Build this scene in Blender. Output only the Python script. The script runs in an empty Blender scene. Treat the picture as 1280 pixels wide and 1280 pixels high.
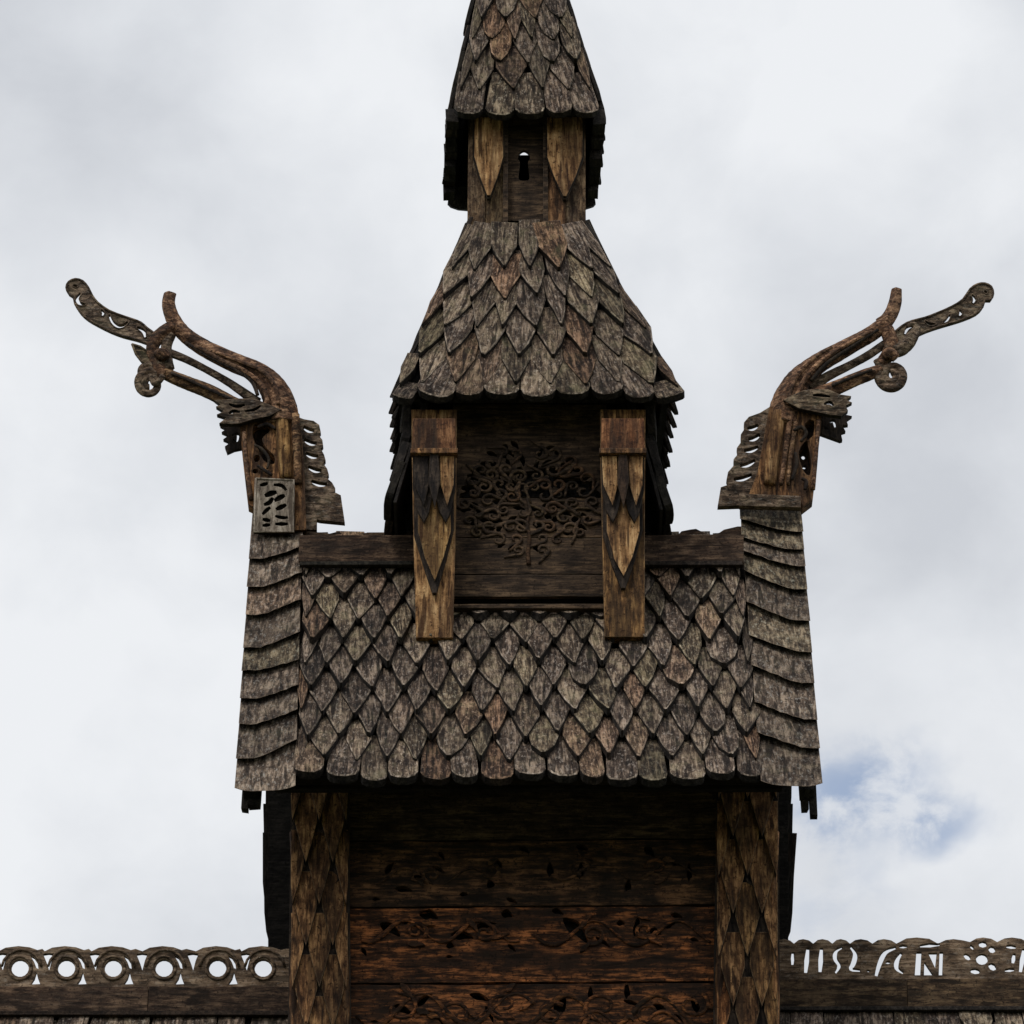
import bpy, math, random
from mathutils import Vector, Matrix
from mathutils.geometry import tessellate_polygon
R = math.radians
rnd = random.Random(11)
sc = bpy.context.scene
COL = sc.collection
# ------------------------------------------------------------------ camera
F = 5600.0                       # focal length in photo pixels (1280 wide)
CAM = Vector((0.0, -24.0, 1.6)); PITCH = R(30)
cd = bpy.data.cameras.new('camera'); cam = bpy.data.objects.new('camera', cd); COL.objects.link(cam)
cam.location = CAM; cam.rotation_euler = (R(90) + PITCH, 0, 0)
cd.sensor_width = 36; cd.lens = 36 * F / 1280; cd.clip_end = 5000
sc.camera = cam
# ------------------------------------------------------------------ world: overcast with a small blue gap
SUN_EL = R(52); SUN_AZ = R(-150)
w = bpy.data.worlds.new("World"); sc.world = w; w.use_nodes = True
nt = w.node_tree; nt.nodes.clear()
def N(nt, t, **kw):
    n = nt.nodes.new(t)
    for k, v in kw.items(): setattr(n, k, v)
    return n
def setin(n, **kw):
    for k, v in kw.items(): n.inputs[k.replace('_', ' ')].default_value = v
def ramp(nt, stops, interp='LINEAR'):
    r = N(nt, 'ShaderNodeValToRGB'); e = r.color_ramp.elements; r.color_ramp.interpolation = interp
    while len(e) < len(stops): e.new(0.5)
    for i, (p, c) in enumerate(stops):
        e[i].position = p; e[i].color = (c[0], c[1], c[2], 1) if not isinstance(c, float) else (c, c, c, 1)
    return r
L = nt.links.new
out = N(nt, 'ShaderNodeOutputWorld'); mixs = N(nt, 'ShaderNodeMixShader')
sky = N(nt, 'ShaderNodeTexSky', sky_type='NISHITA', sun_disc=False)
sky.sun_elevation = SUN_EL; sky.sun_rotation = SUN_AZ
b1 = N(nt, 'ShaderNodeBackground'); b1.inputs[1].default_value = 0.15
b2 = N(nt, 'ShaderNodeBackground'); b2.inputs[1].default_value = 1.0
tc = N(nt, 'ShaderNodeTexCoord')
n1 = N(nt, 'ShaderNodeTexNoise'); setin(n1, Scale=7.0, Detail=3.0, Roughness=0.45, Distortion=0.2)
mp = N(nt, 'ShaderNodeMapping'); mp.inputs['Scale'].default_value = (1.0, 1.0, 1.15); mp.inputs['Location'].default_value = (3.1, 0.4, 1.7)
L(tc.outputs['Generated'], mp.inputs[0]); L(mp.outputs[0], n1.inputs[0])
n2 = N(nt, 'ShaderNodeTexNoise'); setin(n2, Scale=22.0, Detail=5.0, Roughness=0.55, Distortion=0.2)
L(mp.outputs[0], n2.inputs[0])
cr = ramp(nt, [(0.30, (0.60, 0.625, 0.67)), (0.47, (0.72, 0.745, 0.785)), (0.66, (0.85, 0.87, 0.90))])
madd = N(nt, 'ShaderNodeMath', operation='MULTIPLY_ADD'); madd.inputs[1].default_value = 0.5
sub = N(nt, 'ShaderNodeMath', operation='SUBTRACT'); sub.inputs[1].default_value = 0.25
L(n2.outputs[0], madd.inputs[0]); L(n1.outputs[0], madd.inputs[2]); L(madd.outputs[0], sub.inputs[0]); L(sub.outputs[0], cr.inputs[0])
L(cr.outputs[0], b2.inputs[0]); L(sky.outputs[0], b1.inputs[0])
def gap(px, py, rx, ry, tilt):
    """a gap in the cloud around one direction of the sky"""
    c, s = math.cos(PITCH), math.sin(PITCH)
    d = Vector(((px-640)/F, c - s*(640-py)/F, s + c*(640-py)/F)).normalized()
    right = Vector((1, 0, 0)); up = right.cross(d).normalized() * 1
    a = right*math.cos(tilt) + up*math.sin(tilt); b = up*math.cos(tilt) - right*math.sin(tilt)
    sq = []
    off = N(nt, 'ShaderNodeVectorMath', operation='SUBTRACT'); off.inputs[1].default_value = d
    wob = N(nt, 'ShaderNodeVectorMath', operation='SCALE'); wob.inputs['Scale'].default_value = 0.045
    cen = N(nt, 'ShaderNodeVectorMath', operation='SUBTRACT'); cen.inputs[1].default_value = (0.5, 0.5, 0.5)
    L(n2.outputs['Color'], cen.inputs[0]); L(cen.outputs[0], wob.inputs[0])
    ad = N(nt, 'ShaderNodeVectorMath', operation='ADD'); L(tc.outputs['Generated'], ad.inputs[0]); L(wob.outputs[0], ad.inputs[1])
    L(ad.outputs[0], off.inputs[0])
    for v, r in ((a, rx), (b, ry)):
        dt = N(nt, 'ShaderNodeVectorMath', operation='DOT_PRODUCT'); dt.inputs[1].default_value = v * (F/r)
        L(off.outputs[0], dt.inputs[0])
        m = N(nt, 'ShaderNodeMath', operation='MULTIPLY'); L(dt.outputs['Value'], m.inputs[0]); L(dt.outputs['Value'], m.inputs[1]); sq.append(m)
    s_ = N(nt, 'ShaderNodeMath', operation='ADD'); L(sq[0].outputs[0], s_.inputs[0]); L(sq[1].outputs[0], s_.inputs[1])
    q = N(nt, 'ShaderNodeMath', operation='SQRT'); L(s_.outputs[0], q.inputs[0])
    mr = N(nt, 'ShaderNodeMapRange', interpolation_type='SMOOTHSTEP'); mr.inputs[1].default_value = 0.15; mr.inputs[2].default_value = 1.0
    mr.inputs[3].default_value = 0.0; mr.inputs[4].default_value = 1.0
    L(q.outputs[0], mr.inputs[0]); return mr
n3 = N(nt, 'ShaderNodeTexNoise'); setin(n3, Scale=55.0, Detail=6.0, Roughness=0.6, Distortion=0.3); L(mp.outputs[0], n3.inputs[0])
wisp = N(nt, 'ShaderNodeMapRange', interpolation_type='SMOOTHSTEP'); wisp.inputs[1].default_value = 0.38; wisp.inputs[2].default_value = 0.60; wisp.inputs[3].default_value = 0.15; wisp.inputs[4].default_value = 1.0
L(n3.outputs[0], wisp.inputs[0])
gs = [gap(1068, 985, 150, 90, 0.2), gap(1195, 1028, 110, 62, -0.1), gap(1070, 1110, 170, 90, 0.5), gap(1500, 1180, 200, 90, 0.0), gap(-500, 300, 260, 130, 0.4)]
wts = [0.72, 0.60, 0.18, 0.6, 0.6]
cur = None
for g, wt in zip(gs, wts):
    m = N(nt, 'ShaderNodeMapRange'); m.inputs[3].default_value = 1 - wt; m.inputs[4].default_value = 1.0; gi = N(nt, 'ShaderNodeMath', operation='SUBTRACT'); gi.inputs[0].default_value = 1.0; L(g.outputs[0], gi.inputs[1]); gm_ = N(nt, 'ShaderNodeMath', operation='MULTIPLY'); L(gi.outputs[0], gm_.inputs[0]); L(wisp.outputs[0], gm_.inputs[1]); g2 = N(nt, 'ShaderNodeMath', operation='SUBTRACT'); g2.inputs[0].default_value = 1.0; L(gm_.outputs[0], g2.inputs[1]); L(g2.outputs[0], m.inputs[0])
    if cur is None: cur = m.outputs[0]
    else:
        k = N(nt, 'ShaderNodeMath', operation='MULTIPLY'); L(cur, k.inputs[0]); L(m.outputs[0], k.inputs[1]); cur = k.outputs[0]
L(cur, mixs.inputs[0]); L(b1.outputs[0], mixs.inputs[1]); L(b2.outputs[0], mixs.inputs[2]); L(mixs.outputs[0], out.inputs[0])
# ------------------------------------------------------------------ sun through the cloud
sd = bpy.data.lights.new('sun', 'SUN'); sd.energy = 1.3; sd.angle = R(14); sd.color = (1, 0.96, 0.9)
so = bpy.data.objects.new('sun', sd); COL.objects.link(so)
sdir = Vector((math.sin(SUN_AZ)*math.cos(SUN_EL), math.cos(SUN_AZ)*math.cos(SUN_EL), math.sin(SUN_EL)))
so.rotation_euler = sdir.to_track_quat('Z', 'Y').to_euler()
vs = sc.view_settings; vs.view_transform = 'Standard'; vs.look = 'None'; vs.gamma = 1; vs.exposure = 0; vs.use_curve_mapping = False

# ------------------------------------------------------------------ pixel -> real place helpers
CP, SP = math.cos(PITCH), math.sin(PITCH)
def ray(px, py):
    a, b = (px-640)/F, (640-py)/F
    return Vector((a, CP - SP*b, SP + CP*b))
def at(px, py, Y):
    d = ray(px, py); return CAM + d*((Y-CAM.y)/d.y)
def on(px, py, p0, n):
    d = ray(px, py); return CAM + d*((p0-CAM).dot(n)/d.dot(n))
def topx(p):
    v = p-CAM; dep = v.y*CP+v.z*SP
    return 640+F*v.x/dep, 640-F*(-v.y*SP+v.z*CP)/dep
def mpp(px, py, Y):
    v = at(px, py, Y)-CAM; return (v.y*CP+v.z*SP)/F
# ------------------------------------------------------------------ materials
def wood(name, dark, mid, light, grain='y', fleck=0.5, fleckc=(0.36, 0.33, 0.29), stain=0.0, stainc=(0.03, 0.02, 0.015),
         scale=1.0, var=0.35, moss=0.0, wear=0.5, wearc=None, bump=0.6, pos=0.5, stretch=0.16, hot=0.6, rot=0.0):
    m = bpy.data.materials.new(name); m.use_nodes = True; nt = m.node_tree; nt.nodes.clear(); L = nt.links.new
    o = N(nt, 'ShaderNodeOutputMaterial'); p = N(nt, 'ShaderNodeBsdfPrincipled'); L(p.outputs[0], o.inputs[0])
    p.inputs['Roughness'].default_value = 0.88; p.inputs['Specular IOR Level'].default_value = 0.22
    tc = N(nt, 'ShaderNodeTexCoord'); oi = N(nt, 'ShaderNodeObjectInfo')
    cx = N(nt, 'ShaderNodeCombineXYZ')
    for i, k in enumerate((37.0, 91.0, 53.0)):
        mm = N(nt, 'ShaderNodeMath', operation='MULTIPLY'); mm.inputs[1].default_value = k; L(oi.outputs['Random'], mm.inputs[0]); L(mm.outputs[0], cx.inputs[i])
    ad = N(nt, 'ShaderNodeVectorMath', operation='ADD'); L(tc.outputs['Object'], ad.inputs[0]); L(cx.outputs[0], ad.inputs[1])
    mp = N(nt, 'ShaderNodeMapping'); s = {'x': (stretch, 1, 1), 'y': (1, stretch, 1), 'z': (1, 1, stretch)}[grain]; mp.inputs['Scale'].default_value = s
    rt_ = N(nt, 'ShaderNodeMapping'); rt_.inputs['Rotation'].default_value = (rot, 0, 0); L(ad.outputs[0], rt_.inputs[0]); L(rt_.outputs[0], mp.inputs[0])
    def noise(vec, sc_, det=4.0, ro=0.6, dist=0.0):
        n = N(nt, 'ShaderNodeTexNoise'); setin(n, Scale=sc_*scale, Detail=det, Roughness=ro, Distortion=dist); L(vec, n.inputs[0]); return n
    ng = noise(mp.outputs[0], 42, 7, 0.75, 0.3)
    nb = noise(ad.outputs[0], 9, 4, 0.6)
    mp2 = N(nt, 'ShaderNodeMapping'); mp2.inputs['Scale'].default_value = {'x': (.45, 1, 1), 'y': (1, .45, 1), 'z': (1, 1, .45)}[grain]; L(rt_.outputs[0], mp2.inputs[0])
    nf = noise(mp2.outputs[0], 52, 5, 0.75)
    nc = noise(mp.outputs[0], 26, 2, 0.5, 0.2)
    nl = noise(mp.outputs[0], 11, 3, 0.6, 0.5)
    mixv = N(nt, 'ShaderNodeMath', operation='MULTIPLY_ADD'); mixv.inputs[1].default_value = 0.7
    h = N(nt, 'ShaderNodeMath', operation='MULTIPLY'); h.inputs[1].default_value = 0.3; L(nb.outputs[0], h.inputs[0])
    L(ng.outputs[0], mixv.inputs[0]); L(h.outputs[0], mixv.inputs[2])
    r = ramp(nt, [(pos-0.10, dark), (pos, mid), (pos+0.10, light)]); L(mixv.outputs[0], r.inputs[0])
    col = r.outputs[0]
    def mix(a, b, f, mode='MIX'):
        x = N(nt, 'ShaderNodeMix', data_type='RGBA', blend_type=mode)
        if isinstance(f, float): x.inputs[0].default_value = f
        else: L(f, x.inputs[0])
        for i, v in ((6, a), (7, b)):
            if isinstance(v, tuple): x.inputs[i].default_value = (v[0], v[1], v[2], 1)
            else: L(v, x.inputs[i])
        return x.outputs[2]
    def mrange(v, a, b, c, d):
        x = N(nt, 'ShaderNodeMapRange'); 
        for i, k in enumerate((a, b, c, d)): x.inputs[i+1].default_value = k
        L(v, x.inputs[0]); return x.outputs[0]
    if stain: col = mix(col, stainc, mrange(nl.outputs[0], 0.44, 0.62, 0.0, stain))
    if fleck: col = mix(col, fleckc, mrange(nf.outputs[0], 0.54, 0.64, 0.0, fleck))
    nd = noise(ad.outputs[0], 48, 3, 0.65)
    col = mix(col, dark, mrange(nd.outputs[0], 0.58, 0.66, 0.0, 0.85))
    col = mix(col, dark, mrange(nc.outputs[0], 0.60, 0.64, 0.0, 0.8))
    wn = N(nt, 'ShaderNodeTexWhiteNoise', noise_dimensions='1D'); L(oi.outputs['Random'], wn.inputs['W'])
    if var:
        v = mrange(wn.outputs['Value'], 0.0, 1.0, 1-var, 1+var); x = N(nt, 'ShaderNodeVectorMath', operation='SCALE'); L(col, x.inputs[0]); L(v, x.inputs['Scale']); col = x.outputs[0]
        col = mix(col, mix(col, (1.3, 0.90, 0.62), 1.0, 'MULTIPLY'), mrange(oi.outputs['Random'], 0.80, 0.98, 0.0, hot))
        col = mix(col, mix(col, (0.95, 1.0, 0.74), 1.0, 'MULTIPLY'), mrange(oi.outputs['Random'], 0.22, 0.05, 0.0, 0.5))
    if moss: col = mix(col, (0.075, 0.085, 0.035), mrange(nb.outputs[0], 0.5, 0.66, 0.0, moss))
    bv = N(nt, 'ShaderNodeBevel', samples=4); bv.inputs['Radius'].default_value = 0.009
    if wear:
        ge = N(nt, 'ShaderNodeNewGeometry'); dt = N(nt, 'ShaderNodeVectorMath', operation='DOT_PRODUCT'); L(bv.outputs[0], dt.inputs[0]); L(ge.outputs['Normal'], dt.inputs[1])
        wm = mrange(dt.outputs['Value'], 0.99, 0.80, 0.0, 1.0)
        ww = N(nt, 'ShaderNodeMath', operation='MULTIPLY'); L(wm, ww.inputs[0]); L(mrange(nf.outputs[0], 0.38, 0.6, 0.15*wear, wear), ww.inputs[1])
        col = mix(col, wearc or tuple(min(0.6, c*1.25) for c in light), ww.outputs[0])
    L(col, p.inputs['Base Color'])
    bu = N(nt, 'ShaderNodeBump'); bu.inputs['Strength'].default_value = bump; bu.inputs['Distance'].default_value = 0.012
    hs = N(nt, 'ShaderNodeMath', operation='ADD'); L(ng.outputs[0], hs.inputs[0]); L(nd.outputs[0], hs.inputs[1])
    L(hs.outputs[0], bu.inputs['Height']); L(bv.outputs[0], bu.inputs['Normal']); L(bu.outputs[0], p.inputs['Normal'])
    return m
M = {}
M['shingle'] = wood('weathered_shingle', (0.007, 0.0045, 0.0035), (0.056, 0.038, 0.028), (0.31, 0.23, 0.17), fleck=0.5, stretch=0.11, fleckc=(0.46, 0.39, 0.33), var=0.38, moss=0.12, wear=0.9, wearc=(0.34, 0.27, 0.21))
M['shingle_pale'] = wood('pale_shingle', (0.010, 0.006, 0.005), (0.10, 0.070, 0.048), (0.40, 0.30, 0.21), stretch=0.12, fleck=0.6, fleckc=(0.50, 0.41, 0.32), var=0.33, moss=0.3, wear=0.9, wearc=(0.42, 0.34, 0.26))
M['verge'] = wood('verge_wood', (0.012, 0.008, 0.006), (0.085, 0.060, 0.043), (0.33, 0.25, 0.185), grain='z', fleck=0.6, var=0.28, moss=0.12, wear=0.8, stretch=0.12, rot=math.atan2(1.30, 2.34))
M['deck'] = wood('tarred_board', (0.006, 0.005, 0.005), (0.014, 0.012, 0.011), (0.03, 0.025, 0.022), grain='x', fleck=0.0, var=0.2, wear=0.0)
M['under'] = wood('shaded_dark_wood', (0.008, 0.007, 0.007), (0.022, 0.018, 0.016), (0.05, 0.042, 0.036), fleck=0.1, fleckc=(0.1, 0.09, 0.08), var=0.3, wear=0.2)  # near-black: shade of gaps and undersides put into the colour
M['gold'] = wood('honey_wood', (0.040, 0.016, 0.007), (0.36, 0.19, 0.078), (0.70, 0.44, 0.21), grain='z', fleck=0.0, stain=0.75, stainc=(0.05, 0.027, 0.015), var=0.12, wear=0.35, wearc=(0.3, 0.25, 0.18), stretch=0.1)
M['goldbrown'] = wood('brown_post_wood', (0.018, 0.008, 0.004), (0.15, 0.070, 0.030), (0.48, 0.25, 0.105), grain='z', fleck=0.0, stain=0.75, var=0.25, wear=0.4, wearc=(0.26, 0.2, 0.14), stretch=0.12)
M['darkened'] = wood('darkened_carving', (0.008, 0.006, 0.006), (0.028, 0.020, 0.016), (0.07, 0.05, 0.036), grain='z', fleck=0.0, var=0.2, wear=0.45, wearc=(0.12, 0.085, 0.05))  # dark carving tone; on sides, bases and backings it paints in shade
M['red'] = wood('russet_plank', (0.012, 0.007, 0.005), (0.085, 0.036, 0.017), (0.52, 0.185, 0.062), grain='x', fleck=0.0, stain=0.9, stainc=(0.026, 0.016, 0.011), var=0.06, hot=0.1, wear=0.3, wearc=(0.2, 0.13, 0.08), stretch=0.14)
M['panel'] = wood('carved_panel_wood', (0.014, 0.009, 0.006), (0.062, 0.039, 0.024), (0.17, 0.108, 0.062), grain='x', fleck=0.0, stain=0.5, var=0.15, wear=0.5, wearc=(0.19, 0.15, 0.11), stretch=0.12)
M['ridge'] = wood('ridge_board_wood', (0.012, 0.007, 0.005), (0.055, 0.032, 0.021), (0.19, 0.12, 0.075), grain='x', fleck=0.15, fleckc=(0.2, 0.16, 0.12), stain=0.5, var=0.2, wear=0.3, stretch=0.14)
M['crest'] = wood('crest_wood', (0.03, 0.02, 0.013), (0.155, 0.102, 0.064), (0.36, 0.26, 0.175), grain='x', fleck=0.25, stain=0.5, var=0.15, wear=0.5, wearc=(0.3, 0.25, 0.2), stretch=0.14)
M['dragon'] = wood('dragon_wood', (0.016, 0.008, 0.005), (0.15, 0.075, 0.042), (0.52, 0.31, 0.18), grain='x', fleck=0.25, fleckc=(0.32, 0.24, 0.18), stain=0.6, var=0.1, hot=0.1, wear=0.5, stretch=0.45)
M['dragongrey'] = wood('dragon_grey_wood', (0.012, 0.008, 0.005), (0.092, 0.061, 0.041), (0.36, 0.26, 0.18), grain='x', fleck=0.3, hot=0.1, stain=0.4, var=0.15, moss=0.2, wear=0.5, stretch=0.3)
M['plaque'] = wood('plaque_wood', (0.08, 0.06, 0.045), (0.27, 0.22, 0.17), (0.50, 0.43, 0.35), grain='z', fleck=0.3, moss=0.15, wear=0.5, var=0.05)
M['rust'] = wood('rust_board', (0.03, 0.013, 0.008), (0.15, 0.065, 0.030), (0.36, 0.18, 0.085), grain='z', fleck=0.0, stain=0.8, var=0.1, wear=0.3, stretch=0.14)
M['lantern'] = wood('lantern_wood', (0.018, 0.010, 0.006), (0.105, 0.062, 0.034), (0.33, 0.22, 0.125), grain='z', fleck=0.2, fleckc=(0.36, 0.29, 0.2), stain=0.6, var=0.2, wear=0.4, stretch=0.16)
M['rim'] = wood('bleached_rim', (0.04, 0.03, 0.02), (0.27, 0.21, 0.16), (0.56, 0.46, 0.37), fleck=0.3, var=0.3, wear=0, pos=.53)
M['dusk'] = wood('eave_shaded_plank', (0.012, 0.008, 0.006), (0.062, 0.033, 0.018), (0.24, 0.118, 0.055), grain='x', fleck=0.0, stain=0.9, stainc=(0.02, 0.014, 0.01), var=0.1, wear=0.3, wearc=(0.14, 0.1, 0.06), stretch=0.14)  # darker plank wood: shade below the eave put into the colour
M['tongue'] = wood('honey_brown_wood', (0.022, 0.010, 0.005), (0.17, 0.082, 0.036), (0.55, 0.30, 0.13), grain='z', fleck=0.0, stain=0.75, stainc=(0.03, 0.018, 0.011), var=0.22, wear=0.7, wearc=(0.44, 0.32, 0.19), stretch=0.12)
# ground
gm = bpy.data.materials.new('grass_ground'); gm.use_nodes = True
_n = gm.node_tree; pb = _n.nodes['Principled BSDF']; ns = N(_n, 'ShaderNodeTexNoise'); setin(ns, Scale=0.4, Detail=8.0)
rr = ramp(_n, [(0.35, (0.04, 0.055, 0.02)), (0.65, (0.09, 0.10, 0.045))]); tcn = N(_n, 'ShaderNodeTexCoord')
_n.links.new(tcn.outputs['Object'], ns.inputs[0]); _n.links.new(ns.outputs[0], rr.inputs[0]); _n.links.new(rr.outputs[0], pb.inputs['Base Color']); pb.inputs['Roughness'].default_value = 0.95
# ------------------------------------------------------------------ object helpers
WM = {}
def link(name, data, mat, parent=None, world=None):
    o = bpy.data.objects.new(name, data); COL.objects.link(o)
    world = world or (WM[parent] if parent else Matrix.Identity(4))
    if parent: o.parent = parent; o.matrix_basis = WM[parent].inverted() @ world
    else: o.matrix_basis = world
    WM[o] = world.copy()
    if mat and data and not data.materials: data.materials.append(mat)
    return o
def thing(name, label, cat, loc, group=None):
    o = bpy.data.objects.new(name, None); COL.objects.link(o); o.location = loc; o.empty_display_size = 0.2
    o['label'] = label; o['category'] = cat
    if group: o['group'] = group
    WM[o] = Matrix.Translation(loc); return o
class MB:
    """collects faces in WORLD coordinates; build() puts them in one mesh with its origin at `org`"""
    def __init__(s, side=None): s.v = []; s.f = []; s.sm = []; s.mi = {}; s.side = side
    def add(s, vs_, fs, smooth=False):
        k = len(s.v); s.v += [Vector(p) for p in vs_]; s.f += [tuple(i+k for i in f) for f in fs]; s.sm += [smooth]*len(fs)
    def box(s, lo, hi, jit=0.0):
        (a, b, c), (d, e, f) = lo, hi
        p = [Vector(q) + Vector([rnd.uniform(-jit, jit) for _ in range(3)]) for q in ((a,b,c),(d,b,c),(d,e,c),(a,e,c),(a,b,f),(d,b,f),(d,e,f),(a,e,f))]
        s.add(p, [(0,3,2,1),(4,5,6,7),(0,1,5,4),(1,2,6,5),(2,3,7,6),(3,0,4,7)])
    def hexa(s, lo4, hi4):
        s.add(list(lo4)+list(hi4), [(0,3,2,1),(4,5,6,7),(0,1,5,4),(1,2,6,5),(2,3,7,6),(3,0,4,7)])
    def prism(s, outline, holes, thick, fn):
        """fn(u, v, d) -> world point; d = 0 front face, d = thick back face"""
        loops = [list(outline)] + [list(h) for h in holes]
        def area(l): return sum(l[i][0]*l[(i+1)%len(l)][1]-l[(i+1)%len(l)][0]*l[i][1] for i in range(len(l)))/2
        if area(loops[0]) < 0: loops[0].reverse()
        for h in loops[1:]:
            if area(h) > 0: h.reverse()
        flat = [p for l in loops for p in l]; n = len(flat)
        tris = tessellate_polygon([[Vector((p[0], p[1], 0)) for p in l] for l in loops])
        fs = []
        for t in tris:
            a, b, c = [flat[i] for i in t]
            ar = (b[0]-a[0])*(c[1]-a[1])-(c[0]-a[0])*(b[1]-a[1])
            if abs(ar) < 1e-9: continue
            if ar < 0: t = (t[0], t[2], t[1])
            fs.append(tuple(t)); fs.append((t[2]+n, t[1]+n, t[0]+n))
        k = 0
        for l in loops:
            m = len(l)
            for i in range(m): a, b = k+i, k+(i+1)%m; s.mi[len(s.f)+len(fs)] = 1; fs.append((a, a+n, b+n, b))
            k += m
        s.add([fn(p[0], p[1], 0) for p in flat]+[fn(p[0], p[1], thick) for p in flat], fs)
    def build(s, name, mat, parent=None, org=None):
        W = WM[parent] if (parent and org is None) else Matrix.Translation(org or (0, 0, 0))
        inv = W.inverted(); me = bpy.data.meshes.new(name)
        me.from_pydata([inv @ p for p in s.v], [], s.f)
        for p, q in zip(me.polygons, s.sm): p.use_smooth = q
        me.update()
        if s.side:
            me.materials.append(mat); me.materials.append(s.side)
            for i_ in s.mi: me.polygons[i_].material_index = 1
        return link(name, me, mat, parent, W)
def front(Y, back=1):
    return lambda u, v, d: at(u, v, Y) + Vector((0, d*back, 0))
def cut(mb, outline, holes, thick, Y):
    """board parallel to the front of the building; outline and holes given as seen, front face at depth Y"""
    flip = [(x, -y) for x, y in outline]; fh = [[(x, -y) for x, y in h] for h in holes]
    mb.prism(flip, fh, thick, lambda u, v, d: at(u, -v, Y) + Vector((0, d, 0)))
def cr_(pts, n=6, closed=False):
    out = []; m = len(pts)
    rng = range(m) if closed else range(m-1)
    for i in rng:
        g = lambda k: pts[k % m] if closed else pts[max(0, min(m-1, k))]
        a, b, c, d = g(i-1), g(i), g(i+1), g(i+2)
        for j in range(n):
            t = j/n
            out.append(tuple(0.5*((2*b[q])+(-a[q]+c[q])*t+(2*a[q]-5*b[q]+4*c[q]-d[q])*t*t+(-a[q]+3*b[q]-3*c[q]+d[q])*t**3) for q in range(len(b))))
    if not closed: out.append(tuple(pts[-1]))
    return out
def stroke(pts, wd, n=4, taper=True):
    """outline of a brush stroke, for pierced letters and slots"""
    p = cr_(pts, n) if len(pts) > 2 else [tuple(pts[0]), tuple((a+b)/2 for a, b in zip(*pts)), tuple(pts[1])]
    Lf, Rt = [], []
    for i, q in enumerate(p):
        a = p[max(0, i-1)]; b = p[min(len(p)-1, i+1)]; dx, dy = b[0]-a[0], b[1]-a[1]; l = math.hypot(dx, dy) or 1
        t = i/(len(p)-1); h = wd/2*(0.45+0.55*math.sin(math.pi*min(max(t, 0.08), 0.92)) if taper else 1)
        Lf.append((q[0]-dy/l*h, q[1]+dx/l*h)); Rt.append((q[0]+dy/l*h, q[1]-dx/l*h))
    return Lf + Rt[::-1]
def ell(cx, cy, rx, ry, n=14, rot=0.0, a0=0.0):
    return [(cx+rx*math.cos(a)*math.cos(rot)-ry*math.sin(a)*math.sin(rot), cy+rx*math.cos(a)*math.sin(rot)+ry*math.sin(a)*math.cos(rot)) for a in (a0+2*math.pi*i/n for i in range(n))]
def sweep(mb, pts, n=6, seg=10, flat=0.85, ripple=0.0, facet=0.0):
    """tapered limb through (px, py, radius_px[, dY]) with base depth pts.Y"""
    Y0 = pts[0]; P = cr_([(p[0], p[1], p[2], p[3] if len(p) > 3 else 0.0) for p in pts[1:]], n)
    W3 = [at(p[0], p[1], Y0+p[3]) for p in P]; rad = [p[2]*mpp(p[0], p[1], Y0) for p in P]
    vs_, fs = [], []; dn = Vector((0, 1, 0))
    for i, c in enumerate(W3):
        t = (W3[min(i+1, len(W3)-1)]-W3[max(i-1, 0)]).normalized(); b = t.cross(dn).normalized(); nn = b.cross(t).normalized()
        for k in range(seg):
            a = 2*math.pi*k/seg; r = rad[i]*(1+ripple*(math.cos(5*a+.6)+.5*math.cos(9*a))+rnd.uniform(-.02, .02))
            vs_.append(c+b*math.cos(a)*r+nn*math.sin(a)*r*flat)
    m = len(W3)
    for i in range(m-1):
        for k in range(seg): fs.append((i*seg+k, i*seg+(k+1) % seg, (i+1)*seg+(k+1) % seg, (i+1)*seg+k))
    fs.append(tuple(range(seg))[::-1]); fs.append(tuple((m-1)*seg+k for k in range(seg)))
    mb.add(vs_, fs, True)
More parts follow.
